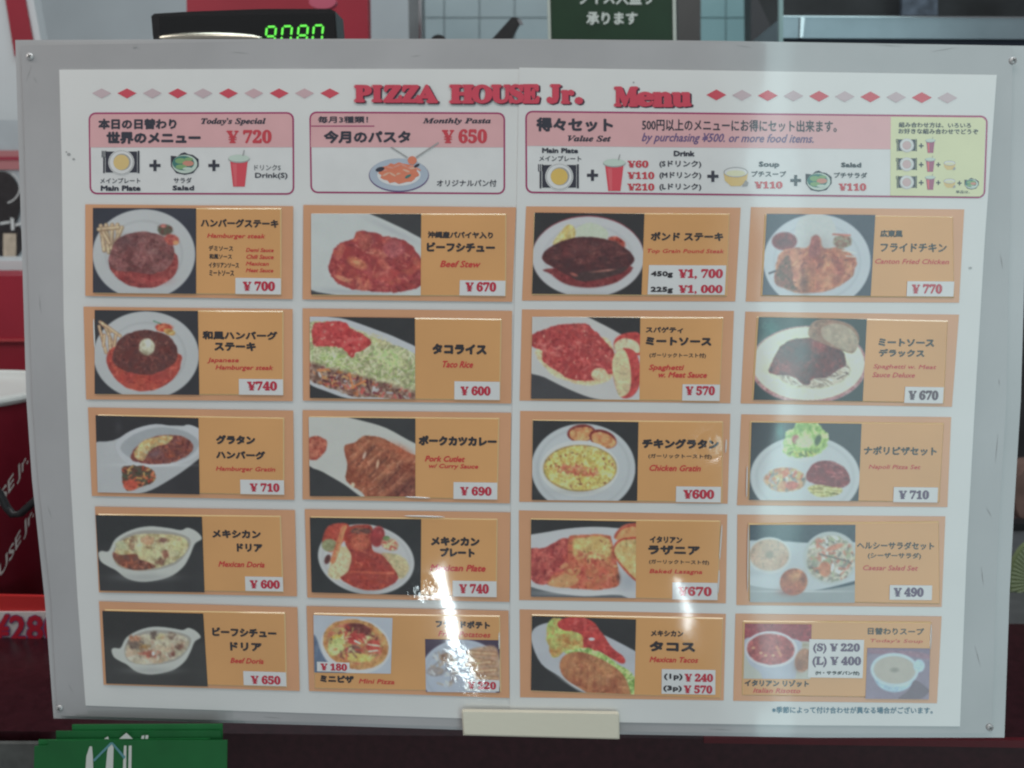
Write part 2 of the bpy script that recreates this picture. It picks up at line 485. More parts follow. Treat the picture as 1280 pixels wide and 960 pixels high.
def ybox(name, pts, Y, th, m, parent=None, **k):
    b = MB(); b.yslab(pts, Y, th, m); return b.build(name, parent, **k)
def rect(x0, y0, x1, y1): return [(x0, y0), (x1, y0), (x1, y1), (x0, y1)]

# far wall, floor and the ends of the room that the photograph shows nothing else of
ybox('wall', [(-400, -260), (1700, -260), (1700, 1050), (-400, 1050)], 1.75, 0.05, wall_grey, kind='structure')
# white panels at the left with a slanted edge
b = MB(); b.yslab([(-160, -120), (20, -120), (62, 110), (58, 400), (-160, 400)], 0.75, 0.02, white_panel)
b.build('partition_wall', None, label='pale partition wall behind the left edge of the menu board', cat='wall')
ybox('red_stripe', [(-8, -90), (14, -90), (44, 70), (18, 70)], 0.745, 0.004, red_paint,
     label='slanted red stripe on the pale wall above the top left screw of the board', cat='stripe')
t = empty('wall_poster', yp(0, 215, 0.70), label='pale printed poster of a dark drink with pink band behind left edge of the board', cat='poster')
ybox('sheet', [(-90, 150), (48, 150), (52, 332), (-90, 332)], 0.70, 0.003, mat('poster_paper', (0.42, 0.47, 0.50), 0.5, vary=.1, vscale=20), t)
ybox('printed_band', rect(-90, 188, 50, 212), 0.6975, 0.002, mat('poster_pink', (0.42, 0.17, 0.18), 0.5), t)
ybox('printed_band', rect(-90, 196, 50, 200), 0.6965, 0.001, mat('poster_red', (0.32, 0.03, 0.06), 0.5), t)
m1 = mat('poster_dark', (0.025, 0.022, 0.024), 0.4, vary=.3, vscale=60)
b = MB(); b.yslab(ellipse(2, 252, 24, 38, 28), 0.6965, 0.001, m1); b.yslab(ellipse(-4, 300, 34, 30, 28), 0.6972, 0.001, m1); b.build('printed_drink', t)
b = MB(); mw = mat('poster_white', (0.6, 0.62, 0.62), 0.5)
for k in range(14):
    a = math.radians(-55 + k * 9); a2 = math.radians(-55 + k * 9 + 9)
    b.yslab([(2 + 22 * math.cos(a), 234 + 20 * math.sin(a)), (2 + 23.5 * math.cos(a), 234 + 21.5 * math.sin(a)), (2 + 23.5 * math.cos(a2), 234 + 21.5 * math.sin(a2)), (2 + 22 * math.cos(a2), 234 + 20 * math.sin(a2))], 0.6955, 0.0005, mw)
for q in ([(0, 278), (12, 276), (12, 279), (0, 281)], [(13, 272), (17, 273), (18, 287), (14, 288)], [(19, 280), (30, 277), (30, 280), (19, 283)]):
    b.yslab(q, 0.6955, 0.0005, mw)
b.build('printed_swirl', t)
ybox('printed_glass', rect(4, 292, 20, 322), 0.6958, 0.0005, mat('poster_cream', (0.5, 0.42, 0.33), 0.5, vary=.2, vscale=80), t)
ybox('shelf_edge', rect(-200, 326, 44, 343), 0.55, 0.18, white_panel, label='white shelf edge between the poster and the red box at the left', cat='shelf')
# red box below
t = empty('red_box', yp(0, 460, 0.42), label='red cardboard box with a folded lid behind the drink cup at the left', cat='box')
ybox('side_panel', [(-260, 426), (64, 426), (64, 805), (-260, 805)], 0.42, 0.1, red_paint, t)
ybox('lid', [(-260, 345), (52, 345), (56, 424), (-260, 424)], 0.417, 0.12, red_paint, t)
ybox('fold', [(-260, 424), (56, 424), (56, 427), (-260, 427)], 0.414, 0.01, mat('red_fold', (0.42, 0.05, 0.06), 0.4), t)

# counter pieces low down
ybox('counter_front', [(-700, 838), (1900, 812), (1900, 900), (-700, 900)], 0.335, 0.5, maroon, kind='structure')
b = MB(); b.yslab([(-700, 893), (1900, 905), (1900, 1500), (-700, 1500)], 0.30, 0.3, dark); b.build('counter_base', None, kind='structure')
t = empty('counter_rail', yp(0, 820, 0.30), label='dark metal rail with a painted pale highlight under the red price card', cat='rail')
ybox('bar', [(-300, 806), (64, 810), (64, 832), (-300, 832)], 0.31, 0.02, dark, t)
ybox('edge_strip', [(-300, 814), (64, 817), (64, 822), (-300, 822)], 0.307, 0.002, mat('rail_highlight', (0.26, 0.27, 0.27), .4), t)  # pale strip paints the highlight along the rail
# lower shelf in front on which the board stands
b = MB(); b.yslab([(-500, 908), (1900, 935), (1900, 1700), (-500, 1700)], 0.045, 0.2, mat('dark_maroon', (0.034, 0.008, 0.012), 0.3, vary=.25, vscale=160)); b.build('front_shelf', None, kind='structure')
ybox('shelf_lip', [(880, 923), (1700, 928), (1700, 941), (880, 929)], 0.040, 0.004, mat('red_lip', (0.10, 0.008, 0.014), 0.35, vary=.1), kind='structure')
ybox('concrete_patch', [(-120, 930), (48, 930), (48, 990), (-120, 990)], 0.035, 0.004, mat('grey_counter', (0.10, 0.105, 0.10), 0.6, vary=.2, vscale=90), kind='structure')

# drink cup at the left, in front of the red box
def cup():
    t = empty('drink_cup', yp(-30, 640, 0.27), label='large red paper drink cup with pale rim and curved white lettering at the left', cat='cup')
    Y = 0.27; sz = (CO - yp(0, 600, Y)).length / F                 # metres per pixel there
    axis0 = yp(-62, 488, Y); tilt = math.radians(-4)
    R0, R1, Hh = 104 * sz, 80 * sz, 330 * sz
    redc = mat('cup_red', (0.21, 0.012, 0.026), 0.35, vary=.1, vscale=40)
    pale = mat('cup_rim', (0.62, 0.65, 0.63), 0.4)
    def pt(a, f, ex=0.0):
        r = R0 + (R1 - R0) * f + ex
        return axis0 + Vector((r * math.sin(a), -r * math.cos(a), -Hh * f))
    def lathe(name, prof, m, n=64):
        V = []; Fc = []
        for r, z in prof:
            for k in range(n):
                a = 2 * math.pi * k / n
                V.append(axis0 + Vector((r * math.sin(a), -r * math.cos(a), z)))
        for i in range(len(prof) - 1):
            for k in range(n):
                k2 = (k + 1) % n
                Fc.append((i * n + k, (i + 1) * n + k, (i + 1) * n + k2, i * n + k2))
        return link(name, V, Fc, [m], None, t, True)
    lathe('body', [(R0, -0.002), (R1, -Hh), (R1 - .004, -Hh), (R0 - 0.004, -0.004)], redc)
    ro = 0.0042
    lathe('rim', [(R0 + ro * math.cos(math.radians(q)) , ro * math.sin(math.radians(q))) for q in range(0, 361, 30)], pale)
    lathe('lid', [(R0 - 0.003, 0.001), (R0 - 0.010, 0.0035), (R0 - 0.016, -0.001), (R0 * .5, -0.001), (0.0002, -0.001)], pale)
    wm = mat('cup_lettering', (0.62, 0.58, 0.55), 0.5)
    def wrap(s, rowf, a0, a1, rise):
        v, f = glyphs(s, 0.015); mn = v.min(0); mx = v.max(0)
        V = [pt(a0 + (a1 - a0) * (p[0] - mn[0]) / (mx[0] - mn[0]), rowf - rise * (p[0] - mn[0]) / (mx[0] - mn[0]) - 0.055 * (p[1] - mn[1]) / (mx[1] - mn[1]), 0.0006) for p in v]
        link('lettering', V, f, [wm], None, t)
    wrap('PIZZA HOUSE Jr.', 0.62, 0.15, 1.25, 0.40)
    wrap('PIZZA HOUSE Jr.', 0.86, 0.15, 1.30, 0.46)
    V = []; Fc = []
    for k in range(25):
        a = -0.6 + 2.2 * k / 24
        V += [pt(a, 0.79 + 0.0 * k, 0.0005), pt(a, 0.805, 0.0005)]
    for k in range(24): Fc.append((2 * k, 2 * k + 1, 2 * k + 3, 2 * k + 2))
    link('printed_ring', V, Fc, [wm], None, t)
    # black straw-like strap across the cup
    return t
cup()
t = empty('black_cord', yp(14, 650, 0.165), label='black cord sagging in front of the red drink cup at the left edge', cat='cord')
cs = [yp(x, y, 0.165) for x, y in ((-60, 560), (-25, 590), (0, 618), (8, 634), (16, 643), (26, 642), (36, 633), (48, 622), (60, 616), (80, 610))]
V = []; Fc = []
for i, p_ in enumerate(cs):
    d_ = (cs[min(i + 1, len(cs) - 1)] - cs[max(i - 1, 0)]).normalized(); e_ = d_.cross(Vector((0, 1, 0))).normalized()
    for q in range(8):
        a_ = 2 * math.pi * q / 8; V.append(p_ + e_ * .0035 * math.cos(a_) + Vector((0, 1, 0)) * .0035 * math.sin(a_))
for i in range(len(cs) - 1):
    for q in range(8): Fc.append((i * 8 + q, i * 8 + (q + 1) % 8, (i + 1) * 8 + (q + 1) % 8, (i + 1) * 8 + q))
link('sheath', V, Fc, [black_plastic], None, t, True)
t = empty('price_card', yp(20, 790, 0.20), label='red and white price card reading 280 yen below the drink cup', cat='price card')
ybox('card', [(-120, 742), (64, 746), (64, 812), (-120, 808)], 0.20, 0.004, mat('card_red', (0.62, 0.035, 0.035), 0.45), t)
ybox('strip', [(-120, 765), (64, 765), (64, 806), (-120, 803)], 0.198, 0.0015, mat('card_pale', (0.80, 0.74, 0.72), 0.5), t)
pl = lambda x, y, l: yp(x, y, 0.1965 - l)
text(t, '¥280', (-14, 767, 76, 803), mat('card_violet', (0.26, 0.10, 0.26), 0.5), pl, copies=9, spread=2.2)
text(t, '¥280', (-14, 768, 76, 802), mat('card_digits', (0.55, 0.02, 0.045), 0.5), lambda x, y, l: yp(x, y, 0.196 - l), copies=5, spread=1.1)

# customer display with green digits
t = empty('customer_display', yp(305, 60, 0.16), label='black customer display with glowing green digits behind the top edge of the board', cat='display')
YD = 0.16
b = MB(); b.yslab([(189, 20), (193, 17), (235, 14.5), (330, 11), (412, 11), (419, 14), (421, 40), (424, 90), (198, 90), (191, 44)], YD, 0.03, black_plastic); b.build('housing', t)
ybox('screen', [(199, 21), (418, 17), (420, 84), (203, 84)], YD - 0.0008, 0.002, mat('display_glass', (0.012, 0.013, 0.014), 0.12, spec=0.6), t)
gm = mat('lit_digit', (0.05, 0.3, 0.03), 0.4, emit=((0.16, 0.9, 0.10), 1.1))
go = mat('unlit_digit', (0.02, 0.04, 0.02), 0.4)
SEG = {'9': 'abcdfg', '0': 'abcdef', '8': 'abcdefg'}
def digit(ch, x, y, w, hgt, sl):
    th = 2.4
    P = lambda u, v: (x + u + (hgt - v) * 0.10, y + v - sl * (x + u - 330))
    segs = {'a': (1, 0, w - 1, 0), 'g': (1, hgt / 2, w - 1, hgt / 2), 'd': (1, hgt, w - 1, hgt), 'f': (0, 1, 0, hgt / 2 - 1), 'e': (0, hgt / 2 + 1, 0, hgt - 1), 'b': (w, 1, w, hgt / 2 - 1), 'c': (w, hgt / 2 + 1, w, hgt - 1)}
    b = MB()
    for s_, (x0, y0, x1, y1) in segs.items():
        if s_ not in SEG[ch]: continue
        if y0 == y1: q = [P(x0 + 1, y0 - th / 2), P(x1 - 1, y0 - th / 2), P(x1, y0), P(x1 - 1, y0 + th / 2), P(x0 + 1, y0 + th / 2), P(x0, y0)]
        else: q = [P(x0, y0), P(x0 + th / 2, y0 + 1), P(x0 + th / 2, y1 - 1), P(x0, y1), P(x0 - th / 2, y1 - 1), P(x0 - th / 2, y0 + 1)]
        b.yslab(q, YD - 0.0018, 0.0006, gm)
    b.build('digit', t)
V = []; Fc = []
cc = yp(263, 47.5, YD - 0.001); un_ = (CO - cc).length / F
for i in range(9):
    for k in range(40):
        a = 2 * math.pi * k / 40; ph = math.pi / 2 * i / 8
        V.append(cc + Vector((math.cos(a) * math.cos(ph) * 58 * un_, -math.sin(ph) * 0.005, math.sin(a) * math.cos(ph) * 6.5 * un_)))
for i in range(8):
    for k in range(40): Fc.append((i * 40 + k, i * 40 + (k + 1) % 40, (i + 1) * 40 + (k + 1) % 40, (i + 1) * 40 + k))
link('added_glare_ridge', V, Fc, [mat('glare_ridge_metal', (0.75, 0.72, 0.6), 0.22, metal=1.0)], None, t, True)  # added ridge, standing in for the glare on the display
for ch, x in zip('9080', (331, 351, 371, 390)): digit(ch, x, 33.5, 11.5, 24, 0.03)

# wall parts seen above the board, left to right
ybox('red_wall_board', [(232, -120), (458, -120), (461, 90), (234, 90)], 0.60, 0.02, red_paint, label='dark red wall panel behind the customer display', cat='wall board')
b = MB(); b.yslab(ellipse(403, 2, 17, 9, 24), 0.52, 0.01, mat('pink_plastic', (0.5, 0.10, 0.16), 0.4)); b.build('pink_dish', None, label='small pink dish edge above the right end of the customer display', cat='dish')
ybox('steel_post', [(508, -120), (526, -120), (530, 90), (512, 90)], 0.95, 0.03, dull_steel, label='narrow dark steel post between the grey wall and the tiles', cat='post')
ybox('pale_pipe', [(523, -120), (526, -120), (527, 90), (524, 90)], 0.93, 0.006, chrome, label='thin pale pipe beside the dark steel post', cat='pipe')
tw = empty('tiled_wall', yp(700, 60, 1.3), kind='structure')
ybox('grout_bed', rect(515, -80, 980, 110), 1.32, 0.04, grout, tw)
tile = None
for j, y in enumerate(range(-72, 110, 45)):
    for i in range(11):
        x = 512 + i * 44
        mt = tile_t if x > 800 else tile_m
        o = ybox('tile', rect(x, y + 27 - 22, x + 42.6, y + 27 + 21.6), 1.315, 0.008, mt, tw)
t = empty('kitchen_tongs', yp(630, 30, 0.5), label='black handled kitchen tool leaning diagonally before the tiles', cat='kitchen tool')
ybox('handle', [(612, 52), (640, 21), (648, 22), (650, 28), (634, 60), (612, 64)], 0.5, 0.012, black_plastic, t)
ybox('tip', [(646, 24), (651, 24), (654, 30), (650, 31)], 0.498, 0.005, chrome, t)
b = MB(); b.yslab(ellipse(548, 52, 10, 9, 18), 0.5, 0.01, black_plastic); b.build('pot_knob', None, label='round black lid knob just above the board below the tiles', cat='knob')
# green sign
t = empty('green_sign', yp(765, 50, 0.45), label='dark green hanging sign with white Japanese lettering and a thin pale frame', cat='sign')
green_s = mat('sign_green', (0.010, 0.040, 0.016), 0.4, vary=.1, vscale=30)
ybox('board', [(686, -60), (842, -60), (843, 80), (687, 80)], 0.45, 0.006, green_s, t)
fm = mat('sign_frame', (0.50, 0.55, 0.50), 0.4)
ybox('frame', [(683, -62), (686.4, -62), (689.4, 82), (686, 82)], 0.448, 0.01, fm, t)
ybox('frame', [(840, -62), (844, -62), (846, 82), (842, 82)], 0.448, 0.01, fm, t)
wl = mat('sign_white', (0.62, 0.68, 0.64), 0.5)
ps = lambda x, y, l: yp(x, y, 0.4492 - l)
text(t, '承ります', (733, 15, 797, 31), wl, ps, off=0.02)
text(t, 'ライス大盛り', (722, -14, 816, 6), wl, ps, off=0.015)
ybox('brown_column', [(847, -100), (876, -100), (876, 90), (848, 90)], 0.9, 0.05, mat('column_brown', (0.075, 0.070, 0.068), 0.5, vary=.15, vscale=9), label='dark column between the green sign and the teal tiles', cat='column')  # grey-brown is the column's own colour
# hood and steel shelf
ybox('dark_hood', [(938, -120), (1700, -120), (1700, 22), (984, 19), (975, 40), (976, 90), (940, 90)], 0.98, 0.05, mat('hood_dark', (0.022, 0.024, 0.026), 0.45, vary=.5, vscale=12), label='dark extractor hood above the steel shelf at the right', cat='hood')
ybox('gusset', [(939, -20), (962, 30), (974, 90), (939, 90)], 0.95, 0.01, mat('gusset', (0.05, 0.05, 0.055), 0.5), label='dark triangular bracket beside the teal tiles', cat='bracket')
t = empty('steel_shelf', yp(1130, 48, 0.6), label='long stainless steel shelf with a bright top edge behind the top right of the board', cat='shelf')
ybox('front', [(978, 21), (1500, 24), (1500, 50), (978, 47.5)], 0.60, 0.25, steel, t)
ybox('edge_strip', [(978, 19.6), (1500, 22.6), (1500, 24), (978, 21)], 0.598, 0.01, chrome, t)
ybox('corner_post', [(974, -60), (979, -60), (979, 100), (974, 100)], 0.597, 0.006, mat('post_teal', (0.28, 0.42, 0.42), .35), t)
ybox('bracket', [(1001, 21.5), (1006, 21.5), (1003.5, 47), (1000, 47)], 0.596, 0.003, chrome, t)
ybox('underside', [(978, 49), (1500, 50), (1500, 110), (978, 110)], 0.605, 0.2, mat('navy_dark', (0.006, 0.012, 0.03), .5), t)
ybox('switch_plate', [(1128, -30), (1172, -30), (1172, 19), (1128, 19)], 0.93, 0.01, mat('switch_grey', (0.08, 0.10, 0.13), .5, vary=.5, vscale=60), label='small grey switch plate on the dark hood', cat='switch')

# right edge, lower down
ybox('side_wall', [(1180, 95), (1800, 95), (1800, 610), (1180, 610)], 0.55, 0.02, mat('side_dim', (0.028, 0.024, 0.026), 0.6, vary=.6, vscale=16), label='dim brownish panel behind the right edge of the board', cat='panel')
ybox('rail_strip', [(1200, 655), (1500, 655), (1500, 664), (1200, 664)], 0.40, 0.02, dark, label='black strip above the green striped plate at the right', cat='strip')
t = empty('skin_tone_bowl', yp(1276, 640, 0.41)); t.name = 'clay_bowl'; tag(t, 'brownish clay bowl edge above the black strip beyond the right edge of the board', 'bowl')
b = MB(); b.yslab(ellipse(1298, 620, 30, 40, 28), 0.43, 0.03, mat('clay', (0.20, 0.12, 0.10), .6, vary=.2, vscale=40)); b.build('wall', t)
t = empty('striped_plate', yp(1280, 740, 0.38), label='green and yellow plate with fine radiating stripes at the right edge', cat='plate')
b = MB(); b.yslab(ellipse(1306, 728, 44, 56, 36), 0.38, 0.006, mat('plate_olive', (0.22, 0.27, 0.13), .5)); b.build('dish', t)
b = MB(); ms = mat('plate_stripe', (0.48, 0.55, 0.34), .5)
for k in range(22):
    a = math.radians(120 + k * 6); a2 = a + math.radians(2.2)
    b.yslab([(1306 + 14 * math.cos(a), 728 + 18 * math.sin(a)), (1306 + 42 * math.cos(a), 728 + 54 * math.sin(a)), (1306 + 42 * math.cos(a2), 728 + 54 * math.sin(a2)), (1306 + 14 * math.cos(a2), 728 + 18 * math.sin(a2))], 0.379, 0.0006, ms)
b.build('stripes', t)
ybox('grey_counter', [(1180, 780), (1800, 780), (1800, 874), (1180, 874)], 0.30, 0.3, mat('counter_grey', (0.10, 0.10, 0.105), .5, vary=.15, vscale=60), kind='structure')
ybox('counter_edge', [(1180, 873), (1800, 873), (1800, 877), (1180, 876)], 0.297, 0.01, dull_steel, kind='structure')
ybox('lower_front', [(1180, 877), (1800, 877), (1800, 930), (1180, 930)], 0.299, 0.1, maroon, kind='structure')
t = empty('card_terminal', yp(1270, 830, 0.27), label='small black terminal with a glowing green lamp at the right edge', cat='terminal')
b = MB(); b.yslab([(1262, 806), (1272, 801), (1330, 812), (1330, 840), (1278, 832), (1262, 822)], 0.27, 0.03, black_plastic); b.build('case', t)
b = MB(); b.yslab(ellipse(1274, 820, 3.2, 2.4, 14), 0.2685, 0.001, mat('green_led', (0.1, .5, .1), .4, emit=((0.2, 1.0, 0.25), 1.6))); b.build('lamp', t)
ybox('blue_label', [(1264, 813), (1271, 812), (1271, 818), (1264, 819)], 0.2685, 0.001, mat('label_blue', (0.06, .12, .35), .4), t)

# ================================================================= the menu board
acr = mat('backing_acrylic', (0.52, 0.52, 0.53), 0.5, spec=0.3, coat=1.0, vary=0.12, vscale=7)
acr2 = mat('plate_acrylic', (0.47, 0.465, 0.475), 0.5, spec=0.3, coat=1.0, vary=0.12, vscale=9)
edge_m = mat('acrylic_edge', (0.60, 0.55, 0.45), 0.35)
paper = pm('menu_paper', (190, 192, 189), vary=0.02, vscale=25)
BO = empty('menu_board', bp(640, 915, -0.004), label='large laminated restaurant menu board with twenty food cards in a pale acrylic holder', cat='menu board')
outer_pts = [(19, 50), (330, 48.5), (640, 48.5), (900, 51), (1291, 57.5), (1282, 300), (1276, 500), (1268, 630), (1262, 740), (1255.5, 922),
             (1020, 922), (780, 918), (580, 912.5), (430, 907.5), (250, 902.5), (67, 898), (56, 750), (40, 600), (33, 500), (27, 300), (23, 180)]
b = MB(); b.slab(outer_pts, -0.007, -0.0035, acr, side=edge_m); b.build('backing_panel', BO)
plate_pts = [(26, 57), (330, 51.5), (640, 51), (900, 53.5), (1266, 60), (1262, 300), (1258, 500), (1250, 630), (1245, 740), (1240, 917),
             (1020, 917.5), (780, 914.5), (580, 909), (430, 904), (250, 899.5), (72, 894.5), (64, 750), (48, 600), (40.5, 500), (34, 300), (31, 180)]
b = MB(); b.slab(plate_pts, -0.0030, 0.0, acr2, inset=0.0, side=mat('plate_edge', (0.25, 0.25, 0.24), .3)); b.build('front_plate', BO)
left = [(74, 87), (330, 86), (651, 86.3), (646, 380), (640.5, 640), (639, 899.5), (580, 898), (430, 893), (250, 887), (107, 882), (97, 750), (88, 600), (79.5, 400), (77, 200)]
b = MB(); b.slab(left, 0.0002, 0.0006, paper); b.build('paper_sheet', BO)
right = [(649, 84.3), (900, 88), (1246, 93.5), (1231, 300), (1219, 500), (1208, 700), (1200, 908), (1000, 906.5), (780, 903), (637, 899.3), (637.5, 800), (639, 560), (645, 300)]
b = MB(); b.slab(right, 0.0008, 0.0013, paper); b.build('paper_sheet', BO)
SH = 0.0014                                                         # face of the right sheet; print lies a hair above it
# corner screws
sm = mat('screw_metal', (0.6, 0.6, 0.6), 0.45, metal=0.5)
sd = mat('screw_recess', (0.06, 0.06, 0.06), 0.6)
for x, y in ((38, 71), (1266, 76), (75, 885), (1237, 909)):
    V = []; Fc = []; n = 20
    c0 = bp(x, y, 0); ux = (bp(x + 10, y, 0) - c0).normalized(); uy = (bp(x, y - 10, 0) - c0).normalized(); un = ux.cross(uy)
    prof = [(0.0023, 0.0002), (0.0023, 0.0007), (0.0018, 0.0012), (0.0010, 0.0015), (0.0001, 0.0016)]
    for r, h in prof:
        for k in range(n):
            a = 2 * math.pi * k / n; V.append(c0 + ux * r * math.cos(a) + uy * r * math.sin(a) + un * h)
    for i in range(4):
        for k in range(n): Fc.append((i * n + k, i * n + (k + 1) % n, (i + 1) * n + (k + 1) % n, (i + 1) * n + k))
    s_ = link('screw', V, Fc, [sm], None, BO, True)
    b = MB()
    for a in (0.5, 2.07):
        d = ux * math.cos(a) + uy * math.sin(a); e = un.cross(d)
        b.prism([c0 + un * .0014 + d * p * .0013 + e * q * .0002 for p, q in ((-1, -1), (1, -1), (1, 1), (-1, 1))], [c0 + un * (.00172 if a < 1 else .00175) + d * p * .0013 + e * q * .0002 for p, q in ((-1, -1), (1, -1), (1, 1), (-1, 1))], sd)
    b.build('slot', s_)
# diamonds
dred = pm('print_red', (178, 62, 76)); dgr = pm('print_greypink', (170, 152, 156)); dgr2 = pm('print_pink', (176, 148, 152))
for k in range(10):
    x = 127 + 31.7 * k; b = MB(); b.flat([(x - 12, 116.5), (x, 110.5), (x + 12, 116.5), (x, 123)], SH + .0001 if x > 640 else 0.0008, dred if k % 2 else (dgr if k < 6 else dgr2)); b.build('diamond', BO)
for k in range(10):
    x = 895.5 + 32.1 * k; y = 118.6 + 0.42 * k; b = MB(); b.flat([(x - 12.5, y), (x, y - 6.8), (x + 12.5, y), (x, y + 6.8)], SH + .0001, dgr if k % 2 else dred); b.build('diamond', BO)
# title lettering
navy = pm('print_navy', (38, 40, 52), vary=0.0); blk = pm('print_black', (30, 28, 34), vary=0.0)
tred = pm('print_title_red', (178, 56, 74)); tsh = pm('print_title_shadow', (58, 28, 48), vary=0)
for s, bx in (('P', (442, 106, 465, 128)), ('I', (464, 106, 478.5, 128)), ('Z', (478.5, 106, 503, 128.5)), ('Z', (501, 106, 525, 128.5)), ('A', (519, 105.5, 548, 129)),
              ('H', (561, 105.5, 593, 129.5)), ('O', (589, 105.5, 616, 129.5)), ('U', (613, 105.5, 639, 129.5)), ('S', (636, 105, 655, 129.5)), ('E', (652, 105, 675, 129.5)),
              ('J', (683, 105, 701.5, 130)), ('r', (700.5, 112, 718, 130)), ('.', (718, 121, 729, 130.5)),
              ('M', (767, 108, 798, 133.5)), ('e', (794, 114.5, 818, 133.5)), ('n', (815, 114.5, 842, 134)), ('u', (839, 115, 865, 134))):
    k_ = .4 if s != '.' else 0
    text(BO, mbold(s), [bx[0] + 2.2, bx[1] + 1.4, bx[2] + 2.2, bx[3] + 1.4], tsh, direct(SH + .0001), copies=9, spread=1.6, name='title_shadow')
    text(BO, mbold(s), bx, tred, direct(SH + .0004), copies=9, spread=1.7, name='title_lettering')
# header panels
border = pm('print_border', (140, 40, 86)); band = pm('print_band', (196, 146, 148)); pinkw = pm('print_white', (190, 193, 190)); lime = pm('print_lime', (188, 202, 152))
red_in = pm('print_price_red', (172, 52, 62)); tanp = pm('print_tan', (190, 165, 110)); tealp = pm('print_teal', (52, 104, 98)); greenp = pm('print_leaf', (112, 146, 100)); greyb = pm('print_plate_grey', (150, 160, 172))
cupred = pm('print_cup_red', (186, 62, 74)); pale_g = pm('print_pale_green', (168, 182, 172)); greyp = pm('print_grey', (140, 140, 140)); orangep = pm('print_sauce', (196, 110, 84)); purp = pm('print_violet', (92, 74, 112)); plum = pm('print_plum', (140, 70, 100))
def hpanel(q, bandq, h, label=None):
    b = MB(); b.slab(rrect(q, 9), h - .00005, h, border)
    inn = [(q[0][0] + 2.2, q[0][1] + 2.2), (q[1][0] - 2.2, q[1][1] + 2.2), (q[2][0] - 2.2, q[2][1] - 2.2), (q[3][0] + 2.2, q[3][1] - 2.2)]
    b.flat(rrect(inn, 7), h + .0001, pinkw)
    o = b.build('offer_panel', BO, label=label)
    r = rrect([inn[0], inn[1], bandq[1], bandq[0]], 7)
    b = MB(); b.flat(r[:10] + [bandq[1], bandq[0]], h + .0002, band); b.build('pink_band', o)
    return o
def T(o, s, bx, m, h, **k): return text(o, s, bx, m, direct(h), **k)
def zb(z, x0, y0, x1, y1): return (z[0] + x0 / z[2], z[1] + y0 / z[2], z[0] + x1 / z[2], z[1] + y1 / z[2])
def zp(z, pts): return [(z[0] + x / z[2], z[1] + y / z[2]) for x, y in pts]
def ic_plate(o, z, cx, cy, h, col, s=1.0, simple=False):
    b = MB(); E_ = lambda dx, dy, rx, ry: zp(z, ellipse(cx + dx * s, cy + dy * s, rx * s, ry * s, 28))
    for sg in (-1, 1):
        b.flat(zp(z, [(cx + sg * 62 * s - 28 * s, cy - 62 * s), (cx + sg * 62 * s + 28 * s, cy - 62 * s), (cx + sg * 62 * s + 28 * s, cy + 58 * s), (cx + sg * 62 * s - 28 * s, cy + 58 * s)]), h, navy)
    b.flat(zp(z, [(cx + 93 * s, cy - 66 * s), (cx + 104 * s, cy - 66 * s), (cx + 104 * s, cy + 62 * s), (cx + 93 * s, cy + 62 * s)]), h, navy)
    b.flat(zp(z, [(cx - 104 * s, cy - 30 * s), (cx - 94 * s, cy - 30 * s), (cx - 94 * s, cy + 62 * s), (cx - 104 * s, cy + 62 * s)]), h, navy)
    for k in range(3): b.flat(zp(z, [(cx + (-112 + 10 * k) * s, cy - 66 * s), (cx + (-106 + 10 * k) * s, cy - 66 * s), (cx + (-106 + 10 * k) * s, cy - 28 * s), (cx + (-112 + 10 * k) * s, cy - 28 * s)]), h, navy)
    b.flat(E_(0, 0, 74, 72), h + .00008, pinkw); b.flat(E_(0, 0, 70, 68), h + .00012, greyp); b.flat(E_(0, 0, 66, 65), h + .00016, pinkw)
    b.flat(E_(4, -2, 50, 48), h + .0002, pale_g if simple else greyp); b.flat(E_(0, 0, 45, 44), h + .00024, col)
    b.build('plate_drawing', o)
def ic_cup(o, z, x0, x1, y0, y1, h, c=None):
    c = c or cupred; b = MB(); w = x1 - x0; cx = (x0 + x1) / 2
    b.flat(zp(z, [(x0 + .08 * w, y0 + .12 * (y1 - y0)), (x1 - .08 * w, y0 + .12 * (y1 - y0)), (cx + .27 * w, y1), (cx - .27 * w, y1)]), h, c)
    b.flat(zp(z, [(cx - .3 * w, y0 + .3 * (y1 - y0)), (cx - .1 * w, y0 + .3 * (y1 - y0)), (cx - .1 * w, y1 - 3), (cx - .2 * w, y1 - 3)]), h + .00004, pm('print_cup_light', (200, 84, 92)))
    b.flat(zp(z, ellipse(cx, y0 + .14 * (y1 - y0), w / 2, .13 * (y1 - y0), 24)), h + .00008, greyp)
    b.flat(zp(z, ellipse(cx, y0 + .12 * (y1 - y0), w / 2 - 2, .11 * (y1 - y0), 24)), h + .00012, pale_g)
    b.flat(zp(z, [(cx + .15 * w, y0 + .05 * (y1 - y0)), (cx + .22 * w, y0 - .13 * (y1 - y0)), (cx + .27 * w, y0 - .13 * (y1 - y0)), (cx + .21 * w, y0 + .05 * (y1 - y0))]), h + .00016, greyp)
    b.build('cup_drawing', o)
